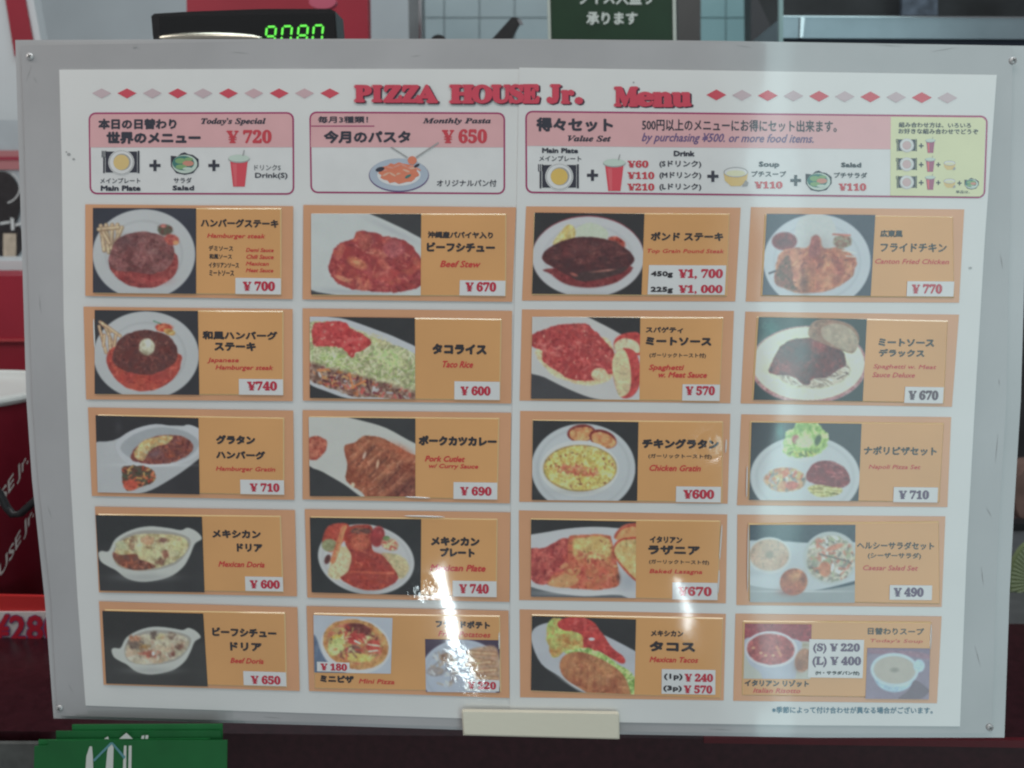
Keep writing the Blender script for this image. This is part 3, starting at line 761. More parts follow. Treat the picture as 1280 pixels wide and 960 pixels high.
def ic_salad(o, z, cx, cy, rx, h):
    b = MB(); E_ = lambda dx, dy, a, c: zp(z, ellipse(cx + dx * rx, cy + dy * rx, a * rx, c * rx, 28))
    b.flat(zp(z, [(cx - rx, cy - .55 * rx), (cx - .5 * rx, cy - .5 * rx), (cx - .25 * rx, cy - .72 * rx), (cx, cy - .8 * rx), (cx + .25 * rx, cy - .66 * rx), (cx + .6 * rx, cy - .6 * rx), (cx + rx, cy - .3 * rx), (cx + rx, cy + .2 * rx), (cx + .6 * rx, cy + .7 * rx), (cx, cy + .82 * rx), (cx - .6 * rx, cy + .7 * rx), (cx - .98 * rx, cy + .2 * rx)]), h, navy)
    b.flat(E_(0, .05, .9, .66), h + .00006, pale_g); b.flat(E_(-.1, -.02, .78, .52), h + .0001, tealp)
    b.flat(E_(-.3, -.18, .38, .2), h + .00014, greenp); b.flat(E_(.25, .0, .4, .2), h + .00016, pm('print_tomato', (176, 120, 104))); b.flat(E_(-.25, .25, .4, .17), h + .00018, greenp); b.flat(E_(.3, -.3, .3, .12), h + .0002, greenp)
    b.flat(E_(.2, .38, .35, .1), h + .00022, pale_g)
    b.build('salad_drawing', o)
def ic_plus(o, z, cx, cy, r, h):
    b = MB(); w = r * .28
    b.flat(zp(z, [(cx - r, cy - w), (cx + r, cy - w), (cx + r, cy + w), (cx - r, cy + w)]), h, navy)
    b.flat(zp(z, [(cx - w, cy - r), (cx + w, cy - r), (cx + w, cy + r), (cx - w, cy + r)]), h + .00004, navy)
    b.build('plus_sign', o)
def ic_soup(o, z, cx, cy, rx, h):
    b = MB(); E_ = lambda dx, dy, a, c: zp(z, ellipse(cx + dx * rx, cy + dy * rx, a * rx, c * rx, 28))
    b.flat(zp(z, [(cx - rx, cy - .3 * rx), (cx + rx, cy - .3 * rx), (cx + .9 * rx, cy + .35 * rx), (cx + .4 * rx, cy + .8 * rx), (cx - .4 * rx, cy + .8 * rx), (cx - .9 * rx, cy + .35 * rx)]), h, tanp)
    b.flat(E_(0, -.35, 1.0, .42), h + .00006, greyp); b.flat(E_(0, -.33, .93, .36), h + .0001, pinkw); b.flat(E_(0, -.26, .8, .24), h + .00014, pm('print_cream', (200, 190, 160)))
    b.flat(zp(z, [(cx + .8 * rx, cy + .3 * rx), (cx + 1.05 * rx, cy + .5 * rx), (cx + .95 * rx, cy + .8 * rx), (cx + .5 * rx, cy + .82 * rx)]), h + .00016, greyp)
    b.build('soup_drawing', o)
z = (100, 90, 4.571); h = 0.0007
o = hpanel([(110.5, 140.5), (367.5, 140), (368, 243.5), (112, 243)], [(112.6, 184.2), (365.6, 184)], h, 'offer panel with set meal drawings at the top left')
h += .0003
T(o, '本日の日替わり', zb(z, 104, 266, 552, 328), navy, h, off=.03); T(o, '世界のメニュー', zb(z, 150, 340, 690, 412), navy, h, off=.035)
T(o, mbi("Today's Special"), zb(z, 692, 262, 1062, 306), navy, h, off=.02); T(o, '¥ 720', zb(z, 835, 330, 1095, 408), red_in, h, yen=True, off=.018)
ic_plate(o, z, 236, 516, h, tanp); ic_plus(o, z, 428, 534, 32, h); ic_salad(o, z, 598, 522, 80, h); ic_plus(o, z, 765, 534, 32, h); ic_cup(o, z, 846, 970, 470, 655, h)
T(o, 'メインプレート', zb(z, 115, 605, 345, 636), navy, h, off=.01); T(o, 'Main Plate', zb(z, 118, 648, 346, 680), navy, h, off=.03)
T(o, 'サラダ', zb(z, 535, 603, 638, 636), navy, h, off=.01); T(o, 'Salad', zb(z, 528, 648, 652, 677), navy, h, off=.03)
T(o, 'ドリンクS', zb(z, 996, 530, 1146, 562), navy, h, off=.005); T(o, 'Drink(S)', zb(z, 1000, 575, 1186, 614), navy, h, off=.02)
z = (370, 90, 4.571); h = 0.0007
o = hpanel([(386.5, 139.3), (631.5, 140.5), (631.5, 243), (388, 241.5)], [(388.4, 184), (629.4, 184.2)], h, 'offer panel with a pasta plate drawing and forks in the middle')
h += .0003
T(o, '毎月3種類！', zb(z, 125, 252, 412, 292), navy, h, off=.02); T(o, '今月のパスタ', zb(z, 158, 334, 655, 408), navy, h, off=.03)
b = MB(); b.flat(zp(z, [(86, 306), (448, 306), (448, 312), (86, 312)]), h, border); b.build('underline', o)
T(o, mbi('Monthly Pasta'), zb(z, 724, 262, 1114, 302), navy, h, off=.02); T(o, '¥ 650', zb(z, 832, 326, 1092, 408), red_in, h, yen=True, off=.018)
b = MB(); E2 = lambda *a: zp(z, ellipse(*a))
b.flat(E2(588, 590, 172, 96, 40), h, purp); b.flat(E2(588, 586, 168, 92, 40), h + .00006, greyb); b.flat(E2(588, 588, 124, 62, 36), h + .0001, pinkw)
pts = [(588 + (112 + 10 * math.sin(k * 2.3)) * math.cos(k * math.pi / 14), 578 + (58 + 6 * math.sin(k * 3.7)) * math.sin(k * math.pi / 14)) for k in range(28)]
b.flat(zp(z, pts), h + .00014, orangep)
lr = pm('print_salmon', (206, 128, 112)); lr2 = pm('print_pale_sauce', (212, 150, 128))
for k in range(16): b.flat(E2(500 + 13 * k, 560 + 26 * math.sin(k * 1.9), 22, 6, 12, 30 * math.sin(k * 5.1)), h + .00018 + .000003 * k, (lr, lr2, orangep)[k % 3])
b.flat(E2(480, 556, 26, 13, 16, -15), h + .00026, navy); b.flat(E2(640, 596, 20, 8, 16, -30), h + .00026, tealp); b.flat(E2(690, 535, 18, 8, 16, -30), h + .00026, navy); b.flat(E2(664, 505, 26, 24, 20), h + .0003, orangep)
b.flat(zp(z, [(538, 430), (546, 426), (640, 486), (634, 492)]), h + .00034, greyp); b.flat(zp(z, [(812, 400), (818, 406), (690, 492), (684, 484)]), h + .00036, greyp)
b.build('pasta_drawing', o)
T(o, 'オリジナルパン付', zb(z, 804, 615, 1146, 655), navy, h, off=.012)
z = (640, 90, 4.571); h = SH + .0001
o = hpanel([(656.5, 138.3), (1235, 144.5), (1231.5, 248), (657, 241.5)], [(658.6, 182.3), (1229.6, 187.6)], h, 'wide offer panel with value set drawings at the top right')
b = MB(); b.flat([(1113.5, 146), (1228, 147.2), (1232, 151), (1229, 242), (1225, 245.6), (1113, 244.4)], h + .00025, lime); b.build('lime_field', o)
h += .0003
def T3(s, bx, m, **k):
    return text(o, s, bx, m, lambda x, y, l: bp(x, y + 0.0095 * (x - (bx[0] + bx[2]) / 2), h + l), **k)
T3('得々セット', zb(z, 138, 260, 578, 342), navy, off=.03); T3(mbi('Value Set'), zb(z, 318, 362, 566, 398), navy, off=.02)
T3('500円以上のメニューにお得にセット出来ます。', (802.5, 149.5, 1046, 164.5), navy, off=.012)
T3('by purchasing ¥500. or more food items.', (803, 166.5, 1018, 181), purp, off=.012, shear=.3)
T3('Main Plate', zb(z, 172, 434, 378, 464), navy, off=.03); T3('メインプレート', zb(z, 155, 478, 396, 510), navy, off=.012)
ic_plate(o, z, 270, 598, h, pm('print_gold', (196, 160, 84)), 1.08); ic_plus(o, z, 460, 590, 32, h); ic_cup(o, z, 520, 650, 495, 680, h); ic_plus(o, z, 1148, 596, 32, h)
T3('Drink', zb(z, 924, 450, 1044, 482), navy, off=.03)
for s, y, t2 in (('¥60', 505, '(Sドリンク)'), ('¥110', 570, '(Mドリンク)'), ('¥210', 636, '(Lドリンク)')):
    T3(s, zb(z, 658, y, 780 if s == '¥60' else 814, y + 42), red_in, yen=True, off=.02); T3(t2, zb(z, 842, y, 1082, y + 44), navy, off=.022)
z = (890, 90, 3.556)
ic_soup(o, z, 106, 464, 54, h); ic_plus(o, z, 372, 482, 24, h); ic_salad(o, z, 474, 484, 58, h)
T3('Soup', zb(z, 208, 398, 300, 428), navy, off=.03); T3('プチスープ', zb(z, 175, 440, 330, 466), navy, off=.02); T3('¥110', zb(z, 188, 486, 314, 518), red_in, yen=True, off=.02)
T3('Salad', zb(z, 574, 402, 664, 424), navy, off=.03); T3('プチサラダ', zb(z, 542, 446, 690, 472), navy, off=.02); T3('¥110', zb(z, 562, 494, 686, 528), red_in, yen=True, off=.02)
T3('組み合わせ方は、いろいろ', zb(z, 830, 224, 1152, 248), navy, off=.02); T3('お好きな組み合わせでどうぞ', zb(z, 828, 252, 1184, 276), navy, off=.02)
for r, y in enumerate((326, 410, 490)):
    ic_plate(o, z, 866, y, h, pm('print_rose', (176, 150, 150)), .43, True); ic_plus(o, z, 930, y + 2, 11, h)
    ic_cup(o, z, 946 + 2 * (r == 0), 994, y - 30, y + 34, h, plum)
    if r > 0: ic_plus(o, z, 1006, y + 2, 10, h); ic_soup(o, z, 1056, y + 4, 26, h)
    if r > 1: ic_plus(o, z, 1100, y + 4, 10, h); ic_salad(o, z, 1154, y + 6, 32, h)
T3('単品は、', zb(z, 1084, 526, 1146, 540), navy, off=.01)
text(BO, '※季節によって付け合わせが異なる場合がございます。', (965, 883.5, 1166, 892), pm('print_footnote', (44, 92, 116), vary=0), lambda x, y, l: bp(x, y + .004 * (x - 1065), SH + .0001 + l), off=.012, name='footnote')
# little ink smudges on the paper
b = MB()
for cx, cy, r in ((86, 193, 2.4), (92, 199, 1.8), (83, 190, 1.2), (792, 103, 1.2), (1213, 335, 2), (168, 57.5, 2.0)): b.flat(ellipse(cx, cy, r, r * .8, 10), SH + .0002 if cx > 640 else .0008, greyp)
b.build('smudges', BO)

# faint scratches and handling marks on the acrylic margin
scm = mat('scratch_grey', (0.33, 0.33, 0.33), 0.6); b = MB()
for x, y, a, L in ((1252, 327, 80, 20), (1249, 478, 85, 9), (1110, 57, 3, 40), (1180, 62, 170, 34), (930, 58, 8, 22), (1236, 640, 60, 16), (1222, 820, 75, 30), (50, 380, 84, 26), (62, 640, 70, 18), (88, 860, 60, 14), (300, 66, 4, 26), (520, 70, 172, 15), (900, 912, 3, 30), (340, 897, 5, 24), (36, 92, 110, 22), (44, 100, 60, 10), (1246, 560, 95, 40), (1228, 720, 84, 26)):
    t_ = math.radians(a); dx, dy = math.cos(t_) * L / 2, math.sin(t_) * L / 2; nx, ny = -math.sin(t_) * .35, math.cos(t_) * .35
    b.flat([(x - dx, y - dy), (x + nx, y + ny), (x + dx, y + dy), (x - nx, y - ny)][::-1] if False else [(x - dx, y - dy), (x - nx, y - ny), (x + dx, y + dy), (x + nx, y + ny)], 0.0001, scm)
b.build('scratches', BO)

# ================================================================= the twenty menu cards
fr_m = pm('print_frame_orange', (187, 137, 102), vary=.05, vscale=18); in_m = pm('print_card_orange', (192, 140, 88), vary=.06, vscale=14)
rim_lit_m = pm('film_rim_lit', (208, 164, 118)); tag_m = pm('price_tag_white', (205, 200, 196)); wine = pm('print_wine', (165, 30, 52), vary=0); scar = pm('print_scarlet', (176, 52, 44), vary=0)  # rim colour lightened for the light the film edge catches
def card(z, outer, inner, label, titles=(), reds=(), prices=(), loc_h=0.0):
    mid = (sum(p[0] for p in outer) / 4, sum(p[1] for p in outer) / 4)
    h = SH + .0001
    slope = ((outer[1][1] - outer[0][1]) + (outer[2][1] - outer[3][1])) / 2 / (outer[1][0] - outer[0][0])
    lean = ((outer[3][0] - outer[0][0]) + (outer[2][0] - outer[1][0])) / 2 / (outer[3][1] - outer[0][1])
    root = empty('menu_card', bp(z[0] + mid[0] / z[2], z[1] + outer[3][1] / z[2], h), label=label, cat='menu card', group='food cards on the menu board')
    b = MB(); b.slab(zp(z, outer), h, h + .0001, fr_m); b.build('frame', root)
    b = MB(); b.slab(zp(z, inner), h + .0003, h + .0009, in_m, inset=1.25, side=rim_lit_m); b.build('insert', root)
    W = lambda bx, hh: warped(z, hh, slope, lean, (bx[0] + bx[2]) / 2, (bx[1] + bx[3]) / 2)
    ht = h + .0010
    for s, bx, of in titles: text(root, s, bx, blk, W(bx, ht), off=of)
    for s, bx, *of in reds: text(root, s, bx, scar, W(bx, ht), off=(of[0] if of else .02), shear=.3)
    for rb, items in prices:
        cxm, cym = (rb[0] + rb[2]) / 2, (rb[1] + rb[3]) / 2
        q = [(x + lean * (y - cym), y + slope * (x - cxm)) for x, y in rect(*rb)]
        b = MB(); b.slab(zp(z, q), ht + .00015, ht + .0003, tag_m); pt_ = b.build('price_tag', root)
        for s, bx, m, yen in items:
            text(pt_, s, bx, m, W(bx, ht + .0004), yen=yen, off=(0.022 if yen else .035))
    return root, ht + .0001
Y1 = lambda s, bx: (s, bx, wine, True)
K1 = lambda s, bx: (s, bx, blk, False)
CREAM = (176, 176, 172)
def fries(p, cx, cy, w, hh, n, clip=None, ang=(60, 110), cols=((178, 146, 104), (196, 170, 128), (160, 122, 84))):
    m = p.me(cx, cy, w, hh, 0, 4) if clip is None else clip
    p.bits(m, n, 90, 15, cols, 4, .95, ang, 10)

# --- row 1
z = (100, 250, 4.571)
r, h = card(z, [(30, 25), (1218, 35), (1215, 567), (30, 548)], [(83, 46), (1150, 46), (1150, 543), (85, 533)],
    'card with hamburger steak in red sauce on a round plate priced 700 yen',
    [('ハンバーグステーキ', (692, 108, 1132, 158), .03), ('デミソース', (735, 260, 875, 292), .02), ('和風ソース', (738, 308, 868, 338), .02), ('イタリアンソース', (735, 356, 908, 388), .02), ('ミートソース', (738, 400, 880, 434), .02)],
    [('Hamburger steak', (728, 192, 1058, 226)), ('Demi Sauce', (950, 274, 1108, 298)), ('Chili Sauce', (950, 312, 1108, 338)), ('Mexican', (950, 352, 1080, 376)), ('Meat Sauce', (950, 390, 1106, 414))],
    [((888, 446, 1148, 538), [Y1('¥ 700', (930, 464, 1112, 520))])])
p = Pic([(85, 48), (672, 50), (672, 537), (85, 530)], (40, 44, 56)); pl_ = p.plate(375, 312, 292, 256)

for q in ((130, 150, 150, 290), (160, 145, 175, 300), (195, 145, 190, 280), (225, 145, 230, 250), (250, 160, 215, 240), (140, 180, 180, 250), (118, 170, 230, 160)): p.R(*q, 24, (146, 116, 88), 6); p.R(q[0] - 2, q[1] - 2, q[2] - 2, q[3] - 2, 13, (196, 172, 136), 6)
p.P([(180, 360), (240, 250), (400, 230), (545, 300), (572, 370), (540, 440), (460, 492), (370, 503), (270, 480), (205, 425)], (126, 44, 44), 6, 12, 40, (150, 60, 56), wob=4); p.G(430, 460, 90, 26, (160, 60, 58), .6)
p.P([(172, 350), (205, 250), (270, 200), (370, 184), (470, 200), (540, 260), (545, 330), (500, 395), (410, 425), (300, 412), (210, 400)], (104, 56, 56), 6, 14, 34, (132, 78, 76), wob=6)
m = p.me(360, 310, 165, 105, 0, 14, 10); p.bits(m, 60, 46, 8, ((140, 92, 90), (80, 40, 42), (120, 54, 54)), 6, .55)
p.G(270, 240, 70, 40, (84, 62, 66), .5); p.G(420, 300, 60, 18, (168, 120, 116), .5, 12)
p.E(492, 172, 44, 34, (104, 66, 58), 0, 8, 24, 14, (70, 76, 56), 8); p.E(534, 228, 42, 30, (182, 88, 72), 20, 8, 20, 18, (150, 56, 52), 6); p.E(486, 150, 18, 10, (176, 96, 88)); p.E(556, 246, 16, 12, (206, 140, 92))
p.build(r, z, h)

z = (370, 250, 4.571)
r, h = card(z, [(42, 28), (1258, 42), (1235, 582), (38, 568)], [(90, 76), (1202, 78), (1200, 550), (92, 547)],
    'card with chunky red beef stew on a wide pale dish priced 670 yen',
    [('沖縄産パパイヤ入り', (752, 180, 1126, 220), .03), ('ビーフシチュー', (750, 242, 1134, 298), .035)], [('Beef Stew', (828, 346, 1054, 386), .02)],
    [((935, 460, 1196, 546), [Y1('¥ 670', (968, 468, 1142, 524))])])
p = Pic([(92, 80), (718, 82), (715, 545), (92, 540)], (48, 50, 52))
p.P([(20, 70), (340, 60), (450, 92), (560, 140), (660, 190), (760, 260), (800, 420), (780, 545), (600, 556), (400, 552), (210, 540), (60, 490), (20, 300)], (178, 182, 180), 5, 4, 90)
p.G(560, 180, 180, 20, (150, 152, 158), .5, 26); p.G(300, 525, 200, 18, (150, 154, 160), .6, 4)
m = p.P([(190, 380), (240, 260), (330, 225), (350, 188), (430, 182), (500, 208), (600, 225), (690, 290), (740, 400), (720, 490), (560, 528), (400, 520), (280, 498), (215, 450)], (160, 58, 56), 5, 16, 30, (138, 42, 44), wob=9, ws=30)
p.bits(m, 46, 60, 34, ((186, 84, 66), (150, 48, 50), (172, 64, 66), (190, 100, 76), (132, 50, 54)), 12, .55); p.bits(m, 30, 40, 8, ((206, 120, 92), (214, 140, 120)), 6, .5)
p.E(355, 362, 60, 28, (190, 104, 74), 25, 14, 16); p.E(350, 358, 22, 10, (206, 140, 96), 25, 8); p.E(530, 430, 60, 34, (176, 66, 62), -10, 16, 12); p.G(500, 420, 30, 10, (206, 110, 96), .6, -20); p.E(400, 240, 36, 50, (164, 72, 62), 20, 16, 14); p.E(560, 280, 60, 50, (166, 76, 78), 0, 20, 14); p.E(270, 450, 46, 14, (196, 120, 92), 20, 8)
p.build(r, z, h)

z = (640, 250, 4.414)
r, h = card(z, [(78, 35), (1262, 42), (1232, 560), (55, 555)], [(120, 70), (1202, 75), (1187, 532), (108, 524)],
    'card with dark pound steak on an oval plate with two price lines',
    [('ポンド ステーキ', (768, 176, 1164, 226), .03)], [('Top Grain Pound Steak', (742, 270, 1170, 300), .015)],
    [((752, 360, 1178, 522), [K1('450g', (768, 392, 886, 430)), Y1('¥1, 700', (918, 380, 1162, 438)), K1('225g', (766, 478, 886, 516)), Y1('¥1, 000', (918, 468, 1160, 520))])])
p = Pic([(125, 72), (728, 78), (712, 523), (110, 518)], (36, 36, 38)); p.E(418, 312, 308, 224, (120, 30, 40)); p.plate(418, 316, 308, 222, 0, (176, 176, 178), .8)
p.P([(345, 190), (370, 145), (430, 130), (500, 150), (530, 195), (500, 225), (400, 225)], (184, 190, 172), 8, 8, 10, (170, 178, 156), wob=5)
m = p.P([(225, 240), (270, 175), (310, 138), (345, 160), (340, 215), (260, 250)], (176, 150, 84), 6, 12, 12, (196, 180, 120)); p.bits(m, 14, 90, 12, ((196, 172, 96), (206, 190, 130)), 4, .7, (110, 150))
p.E(570, 240, 50, 34, (150, 48, 38), 25, 8, 20, 14, (176, 80, 60), 8)
p.P([(200, 380), (640, 360), (600, 440), (500, 476), (400, 484), (290, 462), (215, 410)], (118, 40, 42), 8, 8)
p.P([(165, 310), (210, 262), (300, 222), (390, 205), (500, 215), (580, 240), (650, 290), (672, 335), (620, 380), (520, 410), (430, 440), (330, 425), (230, 375), (180, 345)], (84, 36, 38), 5, 14, 44, (62, 26, 30), wob=3)
p.P([(330, 425), (400, 395), (560, 385), (640, 365), (600, 405), (470, 440), (390, 450)], (64, 40, 40), 8, 14, 20); p.E(340, 412, 22, 8, (150, 80, 70), 20, 5)
for _ in range(60):
    x, y = rng.uniform(220, 620), rng.uniform(230, 370); p.G(x, y, rng.uniform(12, 34), rng.uniform(4, 11), ((128, 70, 62), (60, 26, 30), (112, 52, 50))[_ % 3], .55, rng.uniform(-25, 25))
p.E(500, 392, 60, 6, (140, 84, 74), -6, 6); p.G(360, 270, 80, 30, (116, 62, 60), .6, -8); p.G(520, 260, 70, 20, (104, 54, 54), .5, 10); p.G(300, 310, 60, 16, (100, 48, 48), .5)
p.build(r, z, h)

z = (920, 250, 4.267)
r, h = card(z, [(80, 38), (1218, 50), (1190, 548), (52, 542)], [(155, 75), (1160, 88), (1166, 522), (132, 512)],
    'card with fried chicken pieces and a rice mound on a round plate priced 770 yen',
    [('広東風', (770, 160, 890, 198), .03), ('フライドチキン', (770, 230, 1124, 278), .02)], [('Canton Fried Chicken', (742, 314, 1138, 342), .015)],
    [((912, 434, 1162, 514), [Y1('¥ 770', (938, 448, 1098, 500))])])
p = Pic([(158, 76), (735, 82), (710, 512), (135, 508)], (52, 56, 74)); p.plate(425, 330, 285, 252, 0, (172, 178, 184), .82)
p.P([(310, 230), (318, 130), (360, 84), (430, 72), (500, 100), (530, 180), (510, 260), (400, 290)], (184, 186, 184), 10, 5, 14, (174, 178, 176)); p.G(430, 240, 80, 50, (140, 130, 130), .5)
p.E(252, 222, 66, 48, (136, 46, 50), 0, 8, 16, 30, (104, 30, 40)); p.E(250, 226, 40, 24, (100, 34, 44), 0, 14, 10)
m = p.P([(200, 430), (215, 330), (250, 270), (380, 250), (400, 200), (440, 205), (460, 260), (560, 260), (632, 320), (615, 400), (540, 460), (440, 495), (320, 490), (240, 465)], (166, 84, 60), 8, 26, 40, (190, 120, 84), wob=8)
p.bits(m, 36, 90, 34, ((190, 112, 76), (150, 62, 50), (196, 130, 90), (130, 56, 48)), 16, .5, (40, 130)); p.bits(m, 26, 30, 8, ((214, 160, 104), (110, 48, 44)), 5, .6)
p.P([(400, 200), (436, 200), (440, 290), (380, 300)], (150, 70, 66), 10, 10); m = p.P([(200, 430), (225, 340), (280, 300), (300, 440), (330, 490), (240, 470)], (98, 72, 52), 10, 26, 18, (120, 60, 44), wob=8)
p.G(360, 440, 30, 70, (96, 70, 54), .6); p.E(560, 222, 50, 38, (150, 100, 84), 0, 8, 50, 12, (116, 122, 92), 10); p.R(510, 185, 600, 190, 9, (186, 92, 76)); p.R(560, 270, 632, 285, 6, (190, 196, 186)); p.R(580, 300, 625, 305, 6, (190, 196, 186)); p.R(172, 392, 205, 380, 10, (60, 50, 60))
p.build(r, z, h)

# --- row 2
z = (100, 375, 4.571)
r, h = card(z, [(20, 38), (1215, 52), (1215, 578), (35, 568)], [(92, 58), (1162, 62), (1162, 544), (95, 540)],
    'card with Japanese hamburger steak topped with grated radish priced 740 yen',
    [('和風ハンバーグ', (702, 178, 1126, 228), .035), ('ステーキ', (770, 240, 1002, 292), .035)], [('Japanese', (730, 330, 908, 364)), ('Hamburger steak', (776, 372, 1104, 408))],
    [((908, 452, 1160, 542), [Y1('¥740', (955, 464, 1124, 518))])])
p = Pic([(95, 58), (682, 62), (690, 540), (95, 535)], (38, 40, 46)); p.plate(388, 315, 300, 250)
for q in ((125, 125, 185, 180), (120, 150, 160, 300), (150, 140, 210, 280), (135, 130, 240, 205), (180, 210, 185, 310), (215, 200, 205, 270), (150, 200, 145, 260)): p.R(*q, 18, (150, 104, 76), 5); p.R(*q, 10, (204, 178, 138), 5)
p.P([(162, 330), (240, 260), (560, 300), (584, 370), (550, 440), (480, 495), (380, 520), (280, 500), (205, 440)], (178, 70, 52), 6, 8, 60, (158, 52, 44), wob=3)
p.P([(195, 330), (240, 220), (330, 178), (430, 174), (520, 210), (565, 280), (555, 350), (480, 400), (390, 428), (300, 415), (225, 380)], (106, 50, 44), 6, 18, 26, (82, 38, 36), wob=6)
m = p.me(380, 300, 165, 105, 0, 14); p.bits(m, 60, 34, 8, ((140, 80, 68), (70, 32, 32), (126, 58, 50)), 5, .55)
p.E(392, 266, 44, 46, (172, 166, 138), 0, 8, 12, 18, (196, 192, 168), 5); p.E(400, 246, 18, 22, (206, 202, 184), 0, 8); p.G(385, 305, 40, 14, (110, 96, 70), .6)
p.E(490, 156, 46, 24, (180, 60, 44), 0, 8, 30, 14, (200, 110, 70), 6); p.E(520, 182, 34, 18, (190, 140, 76), 20, 6, 30, 12); p.R(430, 120, 470, 135, 6, (70, 120, 90)); p.R(520, 190, 550, 180, 6, (196, 190, 120))
p.build(r, z, h)

z = (370, 375, 4.571)
r, h = card(z, [(38, 48), (1235, 62), (1230, 592), (40, 575)], [(85, 95), (1175, 108), (1166, 574), (85, 562)],
    'card with taco rice under shredded lettuce and diced tomato priced 600 yen',
    [('タコライス', (782, 250, 1086, 312), .04)], [('Taco Rice', (834, 348, 1014, 388), .02)],
    [((905, 466, 1164, 570), [Y1('¥ 600', (940, 492, 1110, 546))])])
p = Pic([(85, 95), (682, 102), (685, 565), (85, 558)], (38, 40, 42))
p.P([(0, 60), (170, 92), (290, 110), (450, 165), (600, 225), (740, 310), (800, 500), (760, 640), (450, 570), (300, 560), (180, 520), (80, 478), (0, 400)], (176, 178, 182), 5, 4, 90)
m = p.P([(60, 150), (150, 120), (290, 140), (430, 205), (600, 270), (720, 350), (740, 560), (480, 556), (340, 548), (200, 500), (80, 450), (40, 300)], (150, 150, 110), 6, 24, 16, (186, 180, 140), wob=8)
low = m * np.clip((s_ := (p.Y - (0.28 * p.X + 330))) / 30 + .5, 0, 1); up = m * (1 - np.clip(s_ / 30 + .5, 0, 1))
p.put(low, (120, 84, 70), 30, 16, (150, 120, 104))
p.bits(low, 120, 26, 12, ((110, 40, 46), (170, 100, 60), (176, 176, 178), (196, 150, 90), (84, 40, 44), (186, 80, 70)), 5, .85)
p.bits(up, 260, 60, 5, ((150, 176, 96), (196, 206, 150), (206, 208, 180), (120, 150, 76), (178, 190, 120)), 3, .75)
p.bits(p.me(540, 330, 110, 40, 20, 20), 70, 44, 6, ((168, 200, 120), (206, 216, 150)), 3, .6); p.bits(p.me(240, 350, 120, 50, 10, 20), 90, 50, 5, ((150, 176, 96), (206, 212, 176)), 3, .7)
p.bits(p.me(480, 230, 120, 30, 24, 20), 60, 40, 5, ((190, 180, 130), (206, 190, 140)), 3, .5)
mt = p.P([(95, 170), (130, 130), (270, 125), (320, 160), (430, 230), (400, 280), (350, 300), (320, 325), (260, 270), (120, 262), (100, 220)], (190, 60, 60), 5, 10, 22, (172, 44, 46), wob=8, ws=22)
p.bits(mt, 40, 34, 24, ((206, 84, 80), (176, 46, 48), (200, 66, 62)), 6, .6); p.bits(mt, 14, 10, 8, ((226, 160, 140),), 4, .7)
for q in ((310, 420, 330, 500), (320, 500, 400, 460), (130, 400, 190, 395)): p.R(*q, 12, (206, 120, 70), 5)
p.build(r, z, h)

z = (640, 375, 4.414)
r, h = card(z, [(55, 52), (1225, 60), (1205, 570), (42, 555)], [(110, 92), (1168, 95), (1147, 560), (105, 547)],
    'card with spaghetti in meat sauce and garlic toast priced 570 yen',
    [('スパゲティ', (738, 148, 944, 182), .03), ('ミートソース', (740, 204, 1098, 252), .04), ('(ガーリックトースト付)', (758, 292, 1070, 322), .02)],
    [('Spaghetti', (756, 356, 946, 396), .025), ('w. Meat Sauce', (806, 396, 1078, 430), .025)],
    [((940, 466, 1146, 556), [Y1('¥ 570', (958, 474, 1118, 526))])])
p = Pic([(112, 92), (705, 97), (700, 548), (105, 543)], (58, 58, 62))
p.put(np.clip((300 - p.Y) / 40 + .5, 0, 1), (38, 38, 40), 4)
p.P([(60, 60), (360, 80), (480, 125), (620, 200), (760, 280), (780, 620), (560, 560), (430, 536), (300, 485), (180, 425), (60, 360)], (180, 178, 176), 5, 4, 80)
m = p.P([(140, 260), (480, 200), (560, 280), (560, 400), (520, 450), (420, 470), (300, 445), (200, 390)], (200, 176, 130), 8, 10, 14, (212, 190, 150), wob=6); p.bits(m, 60, 80, 6, ((214, 196, 156), (190, 160, 112)), 4, .6, (-30, 60))
m = p.P([(80, 210), (170, 165), (270, 135), (400, 132), (450, 165), (520, 240), (560, 290), (560, 400), (500, 410), (430, 445), (310, 430), (240, 385), (170, 340), (165, 280), (120, 262)], (178, 62, 60), 5, 18, 22, (156, 46, 48), wob=7, ws=26)
p.bits(m, 130, 26, 14, ((196, 84, 78), (148, 44, 48), (186, 70, 66), (206, 110, 100)), 6, .55); p.bits(m, 20, 12, 5, ((220, 180, 150),), 3, .7)
m = p.me(480, 410, 44, 36, 0, 6); p.put(m, (206, 180, 140), 8); p.bits(m, 16, 60, 5, ((224, 204, 170), (180, 140, 100)), 3, .7)
p.P([(560, 230), (590, 195), (650, 178), (705, 190), (720, 300), (640, 290), (570, 280)], (186, 60, 56), 6, 10); p.P([(565, 240), (620, 210), (690, 235), (700, 290), (640, 280), (575, 285)], (206, 186, 150), 6, 8)
p.P([(550, 340), (580, 280), (630, 265), (680, 290), (705, 370), (700, 470), (660, 530), (600, 535), (565, 460)], (184, 60, 58), 5, 10); p.P([(550, 345), (575, 285), (610, 268), (640, 320), (655, 420), (645, 500), (610, 530), (585, 520), (562, 440)], (206, 192, 144), 5, 8, 20, (190, 170, 130))
p.build(r, z, h)

